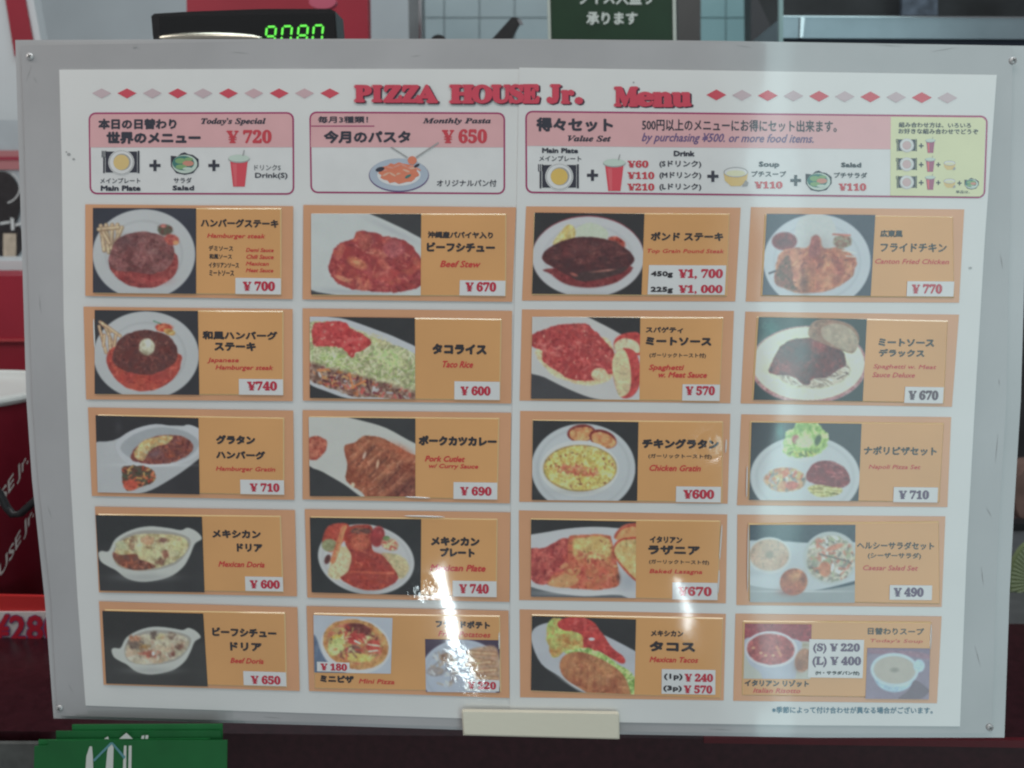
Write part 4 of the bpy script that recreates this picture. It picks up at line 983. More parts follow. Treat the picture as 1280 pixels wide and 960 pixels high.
z = (920, 375, 4.267)
r, h = card(z, [(50, 62), (1190, 78), (1152, 570), (25, 552)], [(112, 88), (1132, 110), (1112, 552), (85, 532)],
    'card with deluxe meat sauce spaghetti on a pink rimmed plate priced 670 yen',
    [('ミートソース', (762, 206, 1056, 248), .03), ('デラックス', (764, 262, 1004, 304), .03)], [('Spaghetti w. Meat', (734, 344, 1068, 374), .015), ('Sauce Deluxe', (730, 386, 956, 414), .015)],
    [((900, 464, 1106, 550), [('¥ 670', (920, 482, 1078, 534), pm('print_slate', (72, 50, 66), vary=0), True)])])
p = Pic([(115, 90), (690, 102), (668, 538), (88, 530)], (34, 46, 50)); p.G(180, 150, 60, 70, (40, 110, 104), .7)
p.E(380, 345, 312, 208, (160, 96, 100), 0, 4, 20, 12, (176, 130, 130)); p.E(380, 338, 296, 194, (196, 206, 178), 0, 5, 5, 60); p.E(370, 335, 240, 150, (206, 214, 176), 0, 10, 5); p.G(150, 250, 60, 60, (180, 196, 186), .5)
m = p.me(400, 370, 200, 100, 0, 10); p.put(m, (150, 132, 112), 20, 14, (190, 180, 160)); p.bits(m, 160, 60, 6, ((214, 212, 196), (110, 90, 80), (190, 180, 160)), 3, .8, (-40, 60))
m = p.P([(172, 372), (210, 290), (240, 240), (320, 208), (450, 205), (540, 245), (580, 330), (540, 370), (480, 410), (400, 420), (380, 450), (340, 440), (280, 400), (200, 395)], (110, 40, 44), 6, 20, 26, (80, 36, 42), wob=8)
p.bits(m, 60, 40, 14, ((140, 50, 50), (76, 40, 48), (96, 56, 60)), 7, .5); p.G(350, 280, 60, 60, (60, 62, 70), .6); p.G(430, 240, 40, 30, (176, 50, 50), .8); p.G(260, 360, 70, 30, (150, 48, 52), .7)
p.P([(380, 190), (400, 120), (480, 100), (600, 130), (650, 200), (620, 280), (560, 270), (450, 230)], (140, 100, 80), 6, 12); p.P([(450, 150), (520, 125), (600, 150), (645, 215), (620, 270), (560, 265), (480, 220), (455, 195)], (172, 154, 130), 8, 10, 20, (150, 130, 108))
p.build(r, z, h)

# --- row 3
z = (100, 505, 4.571)
r, h = card(z, [(45, 20), (1218, 38), (1225, 548), (68, 525)], [(100, 60), (1166, 78), (1166, 522), (112, 502)],
    'card with hamburger gratin in a boat shaped dish beside vegetables priced 710 yen',
    [('グラタン', (780, 178, 998, 232), .04), ('ハンバーグ', (780, 268, 1056, 316), .04)], [('Hamburger Gratin', (778, 358, 1116, 392))],
    [((916, 434, 1166, 516), [Y1('¥ 710', (970, 452, 1138, 502))])])
p = Pic([(100, 62), (685, 78), (692, 512), (112, 500)], (40, 40, 44), 176); p.put(np.clip((260 - p.Y) / 60 + .5, 0, 1), (34, 34, 38), 3); p.G(230, 130, 20, 40, (66, 64, 70), .5)
p.P([(60, 245), (200, 205), (360, 140), (560, 120), (720, 150), (740, 250), (650, 340), (520, 430), (380, 500), (200, 520), (60, 530)], (168, 170, 172), 6, 4, 90)
p.P([(215, 225), (300, 150), (440, 112), (570, 130), (630, 115), (700, 150), (720, 240), (650, 310), (520, 350), (360, 352), (260, 320)], (178, 180, 184), 5, 4, 60)
p.P([(240, 250), (320, 170), (460, 130), (600, 150), (680, 200), (680, 250), (610, 310), (480, 335), (340, 325)], (150, 154, 158), 10, 4); p.G(420, 345, 200, 10, (200, 202, 206), .8)
m = p.P([(300, 305), (350, 225), (440, 185), (540, 172), (620, 195), (655, 240), (610, 300), (500, 335), (380, 338)], (136, 70, 54), 8, 20, 22, (108, 48, 44), wob=6)
p.bits(m, 50, 36, 12, ((170, 84, 56), (100, 44, 44), (140, 70, 58)), 6, .6)
m2 = p.P([(320, 290), (350, 225), (440, 188), (540, 180), (500, 225), (420, 250), (370, 320)], (178, 160, 110), 8, 20, 16, (196, 150, 90), wob=6); p.bits(m2, 30, 30, 10, ((200, 186, 130), (190, 130, 70), (206, 200, 160)), 6, .6); p.G(440, 280, 60, 26, (112, 84, 92), .7, -20)
m = p.P([(250, 370), (290, 345), (400, 360), (440, 400), (430, 440), (360, 470), (280, 492), (255, 440)], (110, 62, 44), 6, 30, 14, (60, 60, 44), wob=8); p.bits(m, 60, 26, 12, ((186, 70, 44), (60, 70, 50), (200, 150, 80), (90, 50, 40), (196, 96, 60)), 4, .8); p.E(300, 460, 42, 30, (190, 76, 54), 0, 8, 12)
p.build(r, z, h)

z = (370, 505, 4.571)
r, h = card(z, [(38, 35), (1230, 50), (1222, 568), (38, 545)], [(74, 70), (1162, 80), (1152, 547), (84, 527)],
    'card with sliced pork cutlet under brown curry sauce priced 690 yen',
    [('ポークカツカレー', (704, 182, 1144, 240), .04)], [('Pork Cutlet', (740, 296, 966, 332), .025), ('w/ Curry Sauce', (756, 342, 1042, 376), .025)],
    [((900, 448, 1150, 544), [Y1('¥ 690', (938, 472, 1116, 524))])])
p = Pic([(78, 72), (685, 80), (685, 525), (85, 522)], (44, 46, 48)); 
p.P([(0, 50), (230, 62), (370, 90), (520, 135), (690, 225), (900, 300), (800, 560), (560, 600), (400, 540), (280, 455), (160, 385), (60, 320)], (180, 180, 174), 5, 4, 90)
m = p.P([(70, 200), (130, 178), (180, 210), (175, 260), (145, 300), (100, 315), (60, 290)], (156, 62, 48), 6, 22, 20, (180, 96, 70), wob=6); p.G(130, 230, 30, 12, (206, 130, 100), .6)
m = p.P([(278, 240), (340, 215), (400, 178), (480, 185), (560, 225), (660, 280), (760, 320), (760, 600), (480, 600), (380, 500), (290, 435), (300, 340)], (140, 70, 46), 5, 16, 34, (160, 88, 58), wob=5)
p.G(620, 480, 110, 90, (104, 52, 46), .7); p.G(480, 430, 60, 80, (122, 64, 44), .5)
for q in ((300, 330, 450, 215, 26), (350, 400, 520, 250, 26), (430, 470, 600, 320, 26), (500, 520, 660, 400, 22)):
    p.R(q[0] + 8, q[1] + 12, q[2] + 10, q[3] + 12, 12, (96, 46, 36), 14, m, .55); p.R(*q, (176, 104, 70), 20, m, .5)
for k in range(4): p.R(330 + 72 * k, 300 + 58 * k, 420 + 72 * k, 205 + 62 * k, 10, (206, 136, 100), 12, m, .5); p.R(352 + 72 * k, 350 + 60 * k, 452 + 72 * k, 240 + 62 * k, 9, (84, 38, 30), 10, m, .7)
p.G(600, 260, 80, 30, (186, 90, 56), .7, 25); p.bits(m, 30, 34, 6, ((210, 150, 120), (190, 112, 76)), 5, .6, (100, 160)); p.E(330, 458, 10, 14, (210, 190, 160)); p.E(395, 290, 8, 22, (206, 170, 150), 20); p.E(470, 340, 8, 26, (196, 150, 120), 10)
p.build(r, z, h)

z = (640, 505, 4.414)
r, h = card(z, [(45, 38), (1205, 55), (1190, 550), (40, 540)], [(112, 86), (1166, 96), (1162, 546), (110, 527)],
    'card with chicken gratin in a round bowl beside toast slices priced 600 yen',
    [('チキングラタン', (722, 192, 1138, 248), .04), ('(ガーリックトースト付)', (752, 276, 1102, 304), .02)], [('Chicken Gratin', (758, 336, 1044, 372), .02)],
    [((905, 456, 1152, 542), [Y1('¥600', (945, 472, 1114, 524))])])
p = Pic([(115, 88), (695, 97), (688, 530), (110, 525)], (36, 38, 40)); p.plate(392, 350, 286, 244, 0, (174, 178, 180), .9)
for cx, cy, rot in ((382, 158, -5), (500, 190, 20)):
    p.E(cx, cy, 78, 48, (120, 36, 32), rot, 5, 6); p.E(cx + 4, cy + 6, 68, 40, (196, 124, 76), rot, 6, 16, 20, (206, 150, 92), 4); p.G(cx - 20, cy - 20, 30, 12, (190, 90, 60), .6, rot)
p.E(370, 352, 216, 154, (190, 192, 188), 0, 4, 4); p.G(350, 480, 160, 22, (160, 160, 160), .7); p.E(374, 350, 202, 128, (150, 118, 66), 0, 6, 20, 14)
m = p.E(376, 350, 196, 120, (196, 172, 84), 0, 8, 26, 16, (206, 196, 120), 6); p.bits(m, 160, 20, 8, ((214, 204, 130), (176, 130, 60), (206, 186, 96), (186, 150, 80)), 4, .7); p.bits(m, 40, 10, 8, ((140, 80, 50), (120, 60, 44)), 4, .7)
m3 = p.me(360, 360, 130, 30, 8, 16, 10); p.bits(m3, 80, 22, 10, ((196, 100, 70), (206, 130, 96), (180, 76, 56)), 5, .75); p.G(300, 420, 60, 40, (214, 214, 150), .35)
p.build(r, z, h)

z = (920, 505, 4.267)
r, h = card(z, [(28, 55), (1148, 70), (1128, 550), (5, 540)], [(75, 92), (1112, 102), (1087, 527), (65, 510)],
    'card with pizza set of green salad, mini pizza and red pasta priced 710 yen',
    [('ナポリピザセット', (682, 226, 1072, 274), .025)], [('Napoli Pizza Set', (710, 324, 984, 354), .015)],
    [((840, 444, 1076, 524), [('¥ 710', (868, 460, 1028, 508), pm('print_slate_violet', (76, 50, 84), vary=0), True)])])
p = Pic([(78, 95), (662, 103), (645, 513), (65, 507)], (52, 56, 64)); p.G(230, 140, 30, 60, (80, 140, 132), .7); p.plate(362, 385, 292, 218, 0, (178, 184, 186), .9)
p.E(345, 232, 110, 72, (186, 194, 190), 0, 5, 4)
m = p.P([(245, 240), (255, 160), (300, 120), (330, 85), (420, 95), (480, 160), (480, 215), (430, 260), (340, 285), (270, 270)], (136, 174, 90), 6, 26, 26, (180, 204, 124), wob=12, ws=26)
p.bits(m, 50, 46, 16, ((170, 206, 96), (120, 160, 70), (200, 216, 150), (150, 190, 86)), 7, .6); p.E(312, 186, 20, 24, (176, 96, 96), 0, 8, 6); p.E(360, 200, 50, 30, (190, 206, 150), 0, 14); p.E(430, 190, 16, 30, (70, 90, 60), 20, 8); p.bits(p.me(345, 262, 80, 18, 0, 6), 20, 30, 8, ((196, 196, 90), (90, 110, 60)), 4, .8)
m = p.E(255, 400, 108, 66, (186, 130, 92), 0, 6, 20, 20, (196, 150, 100), 5); p.bits(m, 70, 30, 14, ((196, 80, 56), (206, 206, 196), (150, 150, 160), (100, 100, 100), (200, 180, 110), (190, 110, 70)), 5, .75); p.E(290, 430, 34, 22, (190, 90, 76), 0, 8, 10)
m = p.P([(375, 445), (440, 425), (540, 440), (560, 460), (520, 485), (430, 490)], (176, 170, 96), 6, 24, 12, (196, 190, 120)); p.bits(m, 30, 70, 6, ((206, 204, 140), (130, 120, 60)), 3, .7, (-20, 20))
m = p.P([(372, 400), (390, 330), (450, 300), (530, 310), (580, 350), (600, 410), (560, 440), (460, 430)], (136, 50, 56), 6, 12, 26, (112, 40, 48), wob=4); p.bits(m, 30, 40, 8, ((160, 74, 78), (104, 36, 44), (180, 110, 110)), 5, .6, (-30, 50))
p.build(r, z, h)

# --- row 4
def oval_dish(p, ox, oy, k, fill, wide=1.0):
    q = lambda pts: [(ox + x * k * wide, oy + y * k) for x, y in pts]
    p.P(q([(-290, 15), (-270, 0), (-230, 0), (-190, -70), (-100, -120), (0, -140), (110, -130), (180, -118), (220, -132), (270, -110), (300, -70), (260, -40), (230, 30), (190, 95), (110, 150), (-20, 176), (-120, 160), (-190, 110), (-230, 90), (-275, 60)]), (178, 180, 174), 5, 4, 60)
    p.G(ox - 20 * k, oy + 150 * k, 170 * k, 24 * k, (146, 148, 146), .6)
    p.P(q([(-205, 10), (-160, -70), (-60, -112), (60, -116), (180, -96), (235, -60), (215, 10), (150, 75), (40, 108), (-80, 112), (-180, 85)]), (150, 146, 138), 6, 6)
    return p.P(q([(-200, 20), (-150, -60), (-50, -96), (60, -98), (170, -82), (222, -40), (200, 20), (130, 70), (30, 100), (-80, 106), (-178, 80)]), fill[0], 8, 26, 26, fill[1], wob=6)
z = (100, 630, 4.571)
r, h = card(z, [(85, 15), (1228, 35), (1240, 528), (108, 505)], [(100, 57), (1147, 68), (1162, 507), (122, 490)],
    'card with cheesy Mexican doria in an eared oval dish priced 600 yen',
    [('メキシカン', (758, 148, 1030, 196), .035), ('ドリア', (898, 226, 1040, 274), .035)], [('Mexican Doria', (794, 328, 1058, 362))],
    [((944, 416, 1160, 498), [Y1('¥ 600', (970, 434, 1140, 484))])])
p = Pic([(100, 58), (705, 68), (720, 498), (125, 488)], (44, 46, 48)); p.put(np.clip((240 - p.Y) / 80 + .5, 0, 1), (34, 38, 40), 3)
m = oval_dish(p, 405, 262, 1.0, ((166, 150, 108), (186, 176, 132)))
p.bits(m, 50, 40, 26, ((196, 188, 140), (176, 150, 100), (206, 200, 160)), 10, .6)
for cx, cy, rx, ry, c in ((395, 200, 32, 24, (186, 140, 104)), (245, 235, 36, 30, (176, 176, 136)), (310, 215, 14, 28, (124, 72, 54)), (485, 204, 30, 12, (124, 80, 68)), (500, 280, 18, 22, (150, 100, 78)), (470, 322, 26, 16, (124, 84, 64)), (385, 275, 40, 26, (200, 192, 140)), (570, 220, 50, 40, (196, 186, 132))): p.E(cx, cy, rx, ry, c, 0, 14, 24, 12, wob=14, ws=18)
for _ in range(26):
    x, y = rng.uniform(230, 610), rng.uniform(175, 340); p.G(x, y, rng.uniform(8, 22), rng.uniform(6, 14), ((206, 200, 160), (130, 90, 66), (196, 170, 120))[_ % 3], .55, rng.uniform(0, 90), m)
m = p.P([(200, 270), (240, 285), (330, 280), (350, 310), (410, 330), (440, 355), (340, 372), (250, 350), (205, 310)], (136, 76, 56), 8, 26, 18, (100, 60, 50)); p.bits(m, 24, 30, 10, ((176, 100, 70), (90, 50, 44)), 5, .6)
p.build(r, z, h)

z = (370, 630, 4.571)
r, h = card(z, [(50, 30), (1225, 48), (1220, 560), (65, 535)], [(82, 71), (1152, 85), (1147, 534), (92, 502)],
    'card with Mexican plate of red enchiladas crossed by the bright glare priced 740 yen',
    [('メキシカン', (774, 188, 1046, 240), .04), ('プレート', (826, 250, 1018, 304), .04)], [('Mexican Plate', (772, 346, 1084, 386), .025)],
    [((895, 440, 1146, 530), [Y1('¥ 740', (932, 456, 1100, 512))])])
p = Pic([(85, 72), (718, 82), (715, 515), (95, 498)], (36, 40, 42)); p.plate(405, 310, 276, 198, 10, (180, 180, 180), .92)
m = p.P([(190, 400), (240, 250), (330, 260), (300, 410)], (196, 176, 130), 10, 10, 12, (206, 190, 150), wob=6); m = p.P([(480, 280), (600, 290), (650, 360), (600, 420), (500, 400)], (196, 180, 136), 10, 10, 12, (180, 166, 120), wob=6)
p.P([(155, 220), (190, 120), (300, 108), (300, 180), (240, 240), (200, 270)], (176, 64, 48), 6, 16, 30); p.E(196, 230, 44, 36, (140, 140, 100), 0, 8, 30, 16); p.R(280, 130, 215, 320, 30, (196, 110, 70), 8); p.R(290, 120, 235, 290, 10, (214, 140, 90), 8); p.E(185, 310, 16, 28, (86, 40, 40), 20)
m = p.P([(280, 200), (300, 130), (380, 112), (440, 130), (440, 250), (500, 290), (580, 390), (570, 440), (480, 482), (370, 480), (260, 420), (300, 380), (320, 290)], (172, 62, 44), 6, 16, 30, (150, 48, 40), wob=4)
p.E(470, 180, 40, 60, (150, 46, 48), 10, 8, 14); p.E(375, 150, 60, 20, (96, 56, 48), 0, 6, 16); p.E(370, 215, 55, 50, (176, 78, 54), 0, 12, 10); p.G(440, 330, 80, 60, (150, 44, 36), .6); p.bits(m, 30, 40, 8, ((196, 100, 70), (140, 44, 40)), 5, .6, (-30, 30)); p.R(320, 380, 560, 390, 12, (190, 80, 56), 8)
m = p.E(540, 225, 52, 36, (190, 180, 130), 20, 8, 20, 12, (176, 90, 80), 6); p.bits(m, 20, 24, 8, ((190, 60, 60), (206, 200, 150)), 4, .8); p.E(520, 190, 20, 14, (110, 130, 80))
p.build(r, z, h)

z = (640, 630, 4.414)
r, h = card(z, [(38, 35), (1188, 58), (1180, 548), (40, 530)], [(102, 80), (1152, 92), (1137, 532), (105, 507)],
    'card with baked lasagna square and toast on a pale dish priced 670 yen',
    [('イタリアン', (762, 178, 938, 216), .03), ('ラザニア', (754, 228, 1034, 282), .035), ('(ガーリックトースト付)', (756, 308, 1088, 336), .02)], [('Baked Lasagna', (760, 360, 1052, 392))],
    [((885, 434, 1134, 528), [Y1('¥670', (916, 456, 1100, 508))])])
p = Pic([(105, 80), (682, 92), (680, 512), (105, 505)], (36, 38, 40)); p.put(np.clip((p.Y - 440) / 40 + .5, 0, 1), (84, 88, 92), 4)
p.P([(20, 200), (200, 148), (400, 122), (580, 128), (760, 160), (780, 560), (600, 496), (400, 502), (220, 480), (80, 440), (20, 380)], (180, 180, 182), 5, 4, 90); p.G(400, 485, 260, 14, (206, 206, 206), .6); p.G(640, 420, 60, 60, (140, 146, 156), .6)
m = p.P([(90, 250), (180, 235), (280, 185), (340, 200), (330, 320), (240, 400), (180, 440), (100, 405)], (160, 58, 56), 6, 16, 26, (180, 76, 66), wob=5); p.bits(m, 40, 36, 12, ((186, 90, 76), (140, 44, 48)), 6, .55, (90, 150))
m = p.P([(310, 190), (350, 168), (520, 165), (550, 210), (590, 400), (560, 455), (400, 465), (260, 450), (190, 435), (230, 380), (300, 340)], (190, 110, 72), 6, 20, 34, (186, 84, 60), wob=5, ws=30)
p.P([(335, 200), (370, 180), (520, 180), (545, 260), (500, 300), (420, 290), (350, 290)], (198, 160, 92), 14, 12, 30, (206, 176, 110), wob=8); m4 = p.me(400, 340, 150, 100, 0, 30); p.bits(m4, 40, 34, 18, ((206, 170, 100), (186, 80, 60), (196, 130, 80), (176, 62, 50)), 9, .55); p.bits(m, 24, 14, 10, ((130, 60, 44), (214, 190, 130)), 5, .6)
p.P([(240, 400), (300, 380), (360, 420), (300, 455), (200, 440)], (196, 140, 90), 10, 10); p.G(585, 400, 14, 30, (96, 60, 50), .8)
p.P([(560, 180), (600, 120), (660, 100), (720, 110), (720, 220), (620, 200)], (176, 76, 54), 6, 8); p.P([(570, 190), (610, 135), (690, 125), (720, 220), (620, 190)], (204, 140, 86), 6, 8)
p.P([(555, 260), (575, 200), (640, 178), (720, 200), (740, 430), (680, 420), (600, 340)], (176, 70, 48), 6, 8); p.P([(562, 262), (585, 210), (640, 190), (720, 215), (730, 420), (685, 410), (610, 335)], (196, 160, 96), 6, 8, 30, (206, 176, 116))
p.build(r, z, h)

z = (910, 635, 4.267)
r, h = card(z, [(50, 35), (1160, 45), (1140, 528), (45, 518)], [(108, 82), (1127, 72), (1132, 514), (112, 496)],
    'card with soup cup, bread roll and Caesar salad set priced 490 yen',
    [('ヘルシーサラダセット', (688, 180, 1100, 222), .02), ('(シーザーサラダ)', (746, 238, 1030, 274), .02)], [('Caesar Salad Set', (720, 306, 1014, 334), .015)],
    [((862, 412, 1088, 490), [('¥ 490', (884, 424, 1042, 474), pm('print_slate_violet', (76, 50, 84), vary=0), True)])])
p = Pic([(110, 85), (672, 85), (668, 498), (112, 495)], (44, 58, 72)); p.P([(20, 190), (250, 170), (420, 180), (800, 190), (800, 340), (660, 385), (500, 425), (380, 440), (250, 430), (20, 390)], (172, 180, 184), 6, 4, 70)
p.put(np.clip((p.Y - (430 - .0004 * (p.X - 380) ** 2)) / 8, 0, 1), (136, 142, 144), 5, 60); p.G(380, 438, 260, 5, (206, 210, 210), .7)
p.E(215, 248, 116, 98, (184, 188, 186), 0, 5, 3); p.E(215, 245, 104, 84, (180, 152, 128), 0, 8, 5, 40); p.E(215, 245, 20, 20, (140, 126, 106), 0, 16); p.G(150, 340, 70, 20, (150, 156, 160), .5)
p.E(540, 262, 148, 142, (176, 182, 182), 0, 5, 14, 16, (160, 168, 166)); m = p.me(540, 265, 132, 122, 0, 12, 8); p.put(m, (156, 150, 134), 30, 18, (180, 170, 150)); p.bits(m, 110, 34, 14, ((190, 110, 84), (200, 196, 170), (120, 126, 104), (206, 206, 200), (176, 90, 70), (150, 160, 120), (100, 96, 90)), 5, .75); p.E(560, 205, 50, 14, (190, 110, 84), -20, 8, 8); p.E(510, 320, 34, 40, (186, 110, 76), 0, 10, 12); p.R(480, 240, 620, 275, 7, (96, 90, 86)); p.E(550, 310, 8, 24, (214, 216, 210), 10)
p.E(344, 388, 74, 70, (150, 74, 50), -30, 6, 10, 40, (176, 96, 60)); p.G(350, 360, 40, 30, (196, 150, 100), .8, -30); p.G(310, 440, 50, 24, (130, 50, 40), .6); p.G(395, 380, 14, 40, (110, 60, 44), .6)
p.build(r, z, h)

# --- row 5
z = (100, 750, 4.571)
r, h = card(z, [(108, 8), (1242, 42), (1255, 520), (135, 485)], [(138, 54), (1172, 72), (1182, 502), (160, 470)],
    'card with beef stew doria in an eared oval dish priced 650 yen',
    [('ビーフシチュー', (758, 160, 1120, 212), .035), ('ドリア', (860, 242, 1036, 292), .035)], [('Beef Doria', (862, 332, 1052, 364))],
    [((934, 410, 1178, 490), [Y1('¥ 650', (976, 432, 1144, 482))])])
p = Pic([(138, 55), (712, 70), (738, 485), (160, 468)], (48, 50, 50)); p.put(np.clip((220 - p.Y) / 80 + .5, 0, 1), (34, 36, 36), 3)
m = oval_dish(p, 440, 265, .86, ((172, 160, 136), (184, 176, 156)))
p.bits(m, 30, 40, 24, ((186, 178, 150), (180, 150, 120)), 10, .6)
for cx, cy, rx, ry, c in ((330, 245, 50, 36, (110, 92, 80)), (320, 210, 30, 18, (176, 120, 90)), (430, 190, 26, 26, (100, 84, 76)), (470, 205, 22, 18, (186, 176, 130)), (530, 200, 26, 30, (120, 96, 84)), (410, 300, 50, 22, (170, 90, 72)), (580, 260, 28, 18, (120, 80, 66)), (380, 260, 30, 16, (160, 120, 70)), (500, 270, 50, 20, (190, 170, 140)), (530, 300, 20, 12, (120, 70, 60))): p.E(cx, cy, rx * .9, ry * .9, c, 0, 16, 26, 12, wob=16, ws=18)
for _ in range(26):
    x, y = rng.uniform(300, 600), rng.uniform(180, 320); p.G(x, y, rng.uniform(8, 20), rng.uniform(6, 13), ((200, 190, 160), (110, 84, 70), (180, 120, 96))[_ % 3], .5, rng.uniform(0, 90), m)
p.E(428, 298, 9, 12, (214, 206, 200))
p.build(r, z, h)

z = (370, 750, 4.571)
r, h = card(z, [(60, 35), (1215, 62), (1220, 560), (75, 520)], [(100, 75), (1166, 90), (1172, 527), (105, 507)],
    'card with two small pictures of a mini pizza and fried potatoes, 180 and 220 yen',
    [('ミニピザ', (140, 430, 328, 474), .04), ('フライドポテト', (800, 118, 1106, 162), .035)], [('Mini Pizza', (362, 452, 566, 480), .02), ('Fried Potatoes', (816, 180, 1112, 212), .015)],
    [((120, 356, 306, 410), [Y1('¥ 180', (138, 362, 292, 404))]), ((965, 456, 1160, 520), [Y1('¥ 220', (980, 466, 1142, 510))])])
p = Pic([(105, 78), (555, 95), (545, 412), (110, 405)], (168, 174, 184), 130); p.P([(110, 190), (150, 290), (200, 360), (300, 420), (100, 420), (60, 250)], (90, 106, 130), 8, 10)
p.E(345, 255, 200, 158, (190, 192, 198), 10, 6, 4); m = p.E(345, 245, 190, 140, (184, 122, 70), 14, 6, 20, 26, (196, 144, 84), 4)
p.E(340, 240, 160, 112, (186, 150, 96), 14, 10, 26, 22, (176, 80, 60), 6); p.E(360, 160, 76, 34, (110, 44, 40), 10, 8, 22, 18); p.E(350, 210, 60, 34, (176, 56, 50), 0, 10, 20); p.P([(190, 280), (200, 210), (270, 190), (280, 270), (220, 310)], (190, 196, 120), 8, 26, 20); p.E(240, 200, 40, 10, (200, 160, 60), -15); p.E(330, 280, 44, 34, (130, 84, 72), 0, 10, 24); p.E(360, 320, 90, 26, (206, 180, 96), 5, 10, 16)
m = p.me(345, 245, 150, 105, 14, 12); p.bits(m, 60, 28, 12, ((200, 70, 54), (206, 200, 150), (110, 60, 50), (190, 180, 100), (196, 120, 70)), 5, .65); p.E(445, 255, 40, 36, (190, 70, 56), 0, 8, 12); p.R(415, 245, 480, 255, 9, (226, 196, 170)); p.R(420, 285, 470, 280, 8, (230, 206, 186)); p.R(340, 225, 370, 240, 10, (226, 206, 180))
p.build(r, z, h)
p = Pic([(740, 215), (1165, 222), (1165, 520), (745, 515)], (60, 46, 70), 120); p.plate(950, 410, 235, 192, 0, (164, 172, 186), .9); m = p.P([(980, 300), (1060, 260), (1150, 270), (1160, 450), (1040, 460)], (176, 140, 112), 14, 12)
for q in ((990, 290, 1140, 300), (1000, 330, 1130, 350), (1010, 400, 1140, 390), (1040, 430, 1150, 440), (980, 360, 1110, 345)): p.R(*q, 26, (160, 112, 80), 10); p.R(*q, 12, (200, 164, 126), 8)
p.E(860, 320, 40, 26, (150, 116, 96), 0, 10, 30, 14); p.E(800, 400, 50, 26, (140, 130, 130), 0, 12, 30, 14); m = p.me(850, 380, 90, 110, 0, 20); p.bits(m, 40, 34, 14, ((200, 204, 206), (130, 120, 120), (170, 150, 130)), 6, .6)
p.build(r, z, h)

z = (640, 755, 4.414)
r, h = card(z, [(42, 30), (1180, 55), (1168, 532), (45, 515)], [(108, 58), (1166, 77), (1152, 522), (105, 482)],
    'card with Mexican tacos topped with tomato on a pale dish, 240 and 570 yen',
    [('メキシカン', (766, 146, 946, 180), .03), ('タコス', (762, 206, 1008, 264), .04)], [('Mexican Tacos', (762, 292, 1028, 324))],
    [((826, 362, 1122, 498), [K1('(1p)', (840, 384, 940, 422)), Y1('¥ 240', (952, 384, 1108, 430)), K1('(3p)', (836, 450, 936, 486)), Y1('¥ 570', (948, 448, 1104, 494))])])
p = Pic([(110, 58), (682, 78), (672, 490), (105, 468)], (36, 38, 40)); p.P([(108, 200), (120, 130), (200, 95), (330, 90), (520, 170), (700, 265), (800, 340), (800, 600), (500, 520), (380, 470), (260, 390), (160, 320)], (168, 170, 176), 5, 5, 80); p.G(330, 440, 100, 8, (206, 206, 206), .7, 33)
m = p.P([(190, 170), (200, 90), (260, 70), (430, 150), (460, 240), (300, 240), (230, 290), (205, 230)], (186, 160, 90), 6, 22, 20, (160, 180, 90), wob=6); p.bits(m, 50, 30, 8, ((176, 196, 96), (196, 130, 80), (150, 170, 80)), 4, .7)
m = p.P([(205, 250), (240, 170), (330, 160), (450, 190), (420, 250), (300, 250), (250, 285)], (188, 130, 70), 6, 16, 22, (170, 170, 90), wob=5)
m = p.P([(255, 90), (330, 62), (420, 75), (490, 140), (540, 220), (620, 290), (605, 320), (540, 290), (470, 250), (400, 240), (380, 160), (270, 130)], (190, 58, 52), 6, 10, 30, (172, 44, 44), wob=5); p.bits(m, 40, 30, 16, ((206, 84, 76), (170, 44, 44)), 7, .55); p.E(438, 186, 16, 8, (236, 220, 220))
m = p.P([(290, 260), (380, 235), (480, 255), (580, 320), (680, 400), (740, 520), (600, 520), (600, 400), (440, 290)], (140, 170, 90), 6, 26, 16, (180, 206, 120), wob=6); p.bits(m, 70, 34, 7, ((176, 206, 110), (206, 214, 160), (110, 150, 70)), 3, .8)
p.P([(262, 330), (290, 275), (370, 255), (480, 290), (590, 360), (640, 440), (650, 560), (480, 520), (380, 460), (290, 400)], (160, 92, 60), 6, 10, 40, (176, 116, 72))
for k in range(9): p.R(310 + k * 36, 300 + k * 12, 300 + k * 38, 400 + k * 18, 8, (140, 72, 52), 8, None, .35)
p.G(330, 320, 40, 30, (186, 130, 86), .5)
p.build(r, z, h)

z = (910, 760, 4.267)
r, h = card(z, [(40, 30), (1140, 45), (1115, 508), (28, 495)], [(80, 68), (1087, 75), (1072, 482), (75, 467)],
    'card with two small pictures of Italian risotto and daily soup, 220 and 400 yen',
    [('イタリアン リゾット', (88, 384, 432, 420), .03), ('日替わりスープ', (746, 106, 1046, 144), .02)], [('Italian Risotto', (138, 428, 388, 454), .015), ("Today's Soup", (756, 166, 1040, 190), .01)],
    [((430, 168, 722, 372), [('(S) ¥ 220', (454, 188, 704, 244), pm('print_slate_violet', (76, 50, 84), vary=0), True), ('(L) ¥ 400', (452, 258, 708, 318), pm('print_slate_violet', (76, 50, 84), vary=0), True), K1('(M・サラダパン付)', (466, 336, 702, 360))])])
p = Pic([(85, 75), (440, 80), (432, 370), (78, 368)], (170, 170, 160), 120); p.put(np.clip((165 - p.Y + .02 * p.X) / 6, 0, 1), (142, 36, 50), 5); p.G(380, 190, 60, 12, (150, 120, 80), .7)
p.P([(85, 220), (110, 290), (160, 330), (200, 380), (340, 380), (360, 300), (385, 220), (360, 160), (100, 150)], (160, 164, 178), 6, 4); p.E(225, 212, 140, 96, (190, 190, 196), 3, 5, 3); m = p.E(222, 212, 126, 82, (146, 54, 58), 3, 6, 12, 30, (170, 74, 72), 3); p.G(200, 190, 80, 30, (176, 90, 84), .5)
for q in ((170, 232), (195, 245), (235, 245), (130, 205)): p.E(*q, 8, 6, (214, 170, 120))
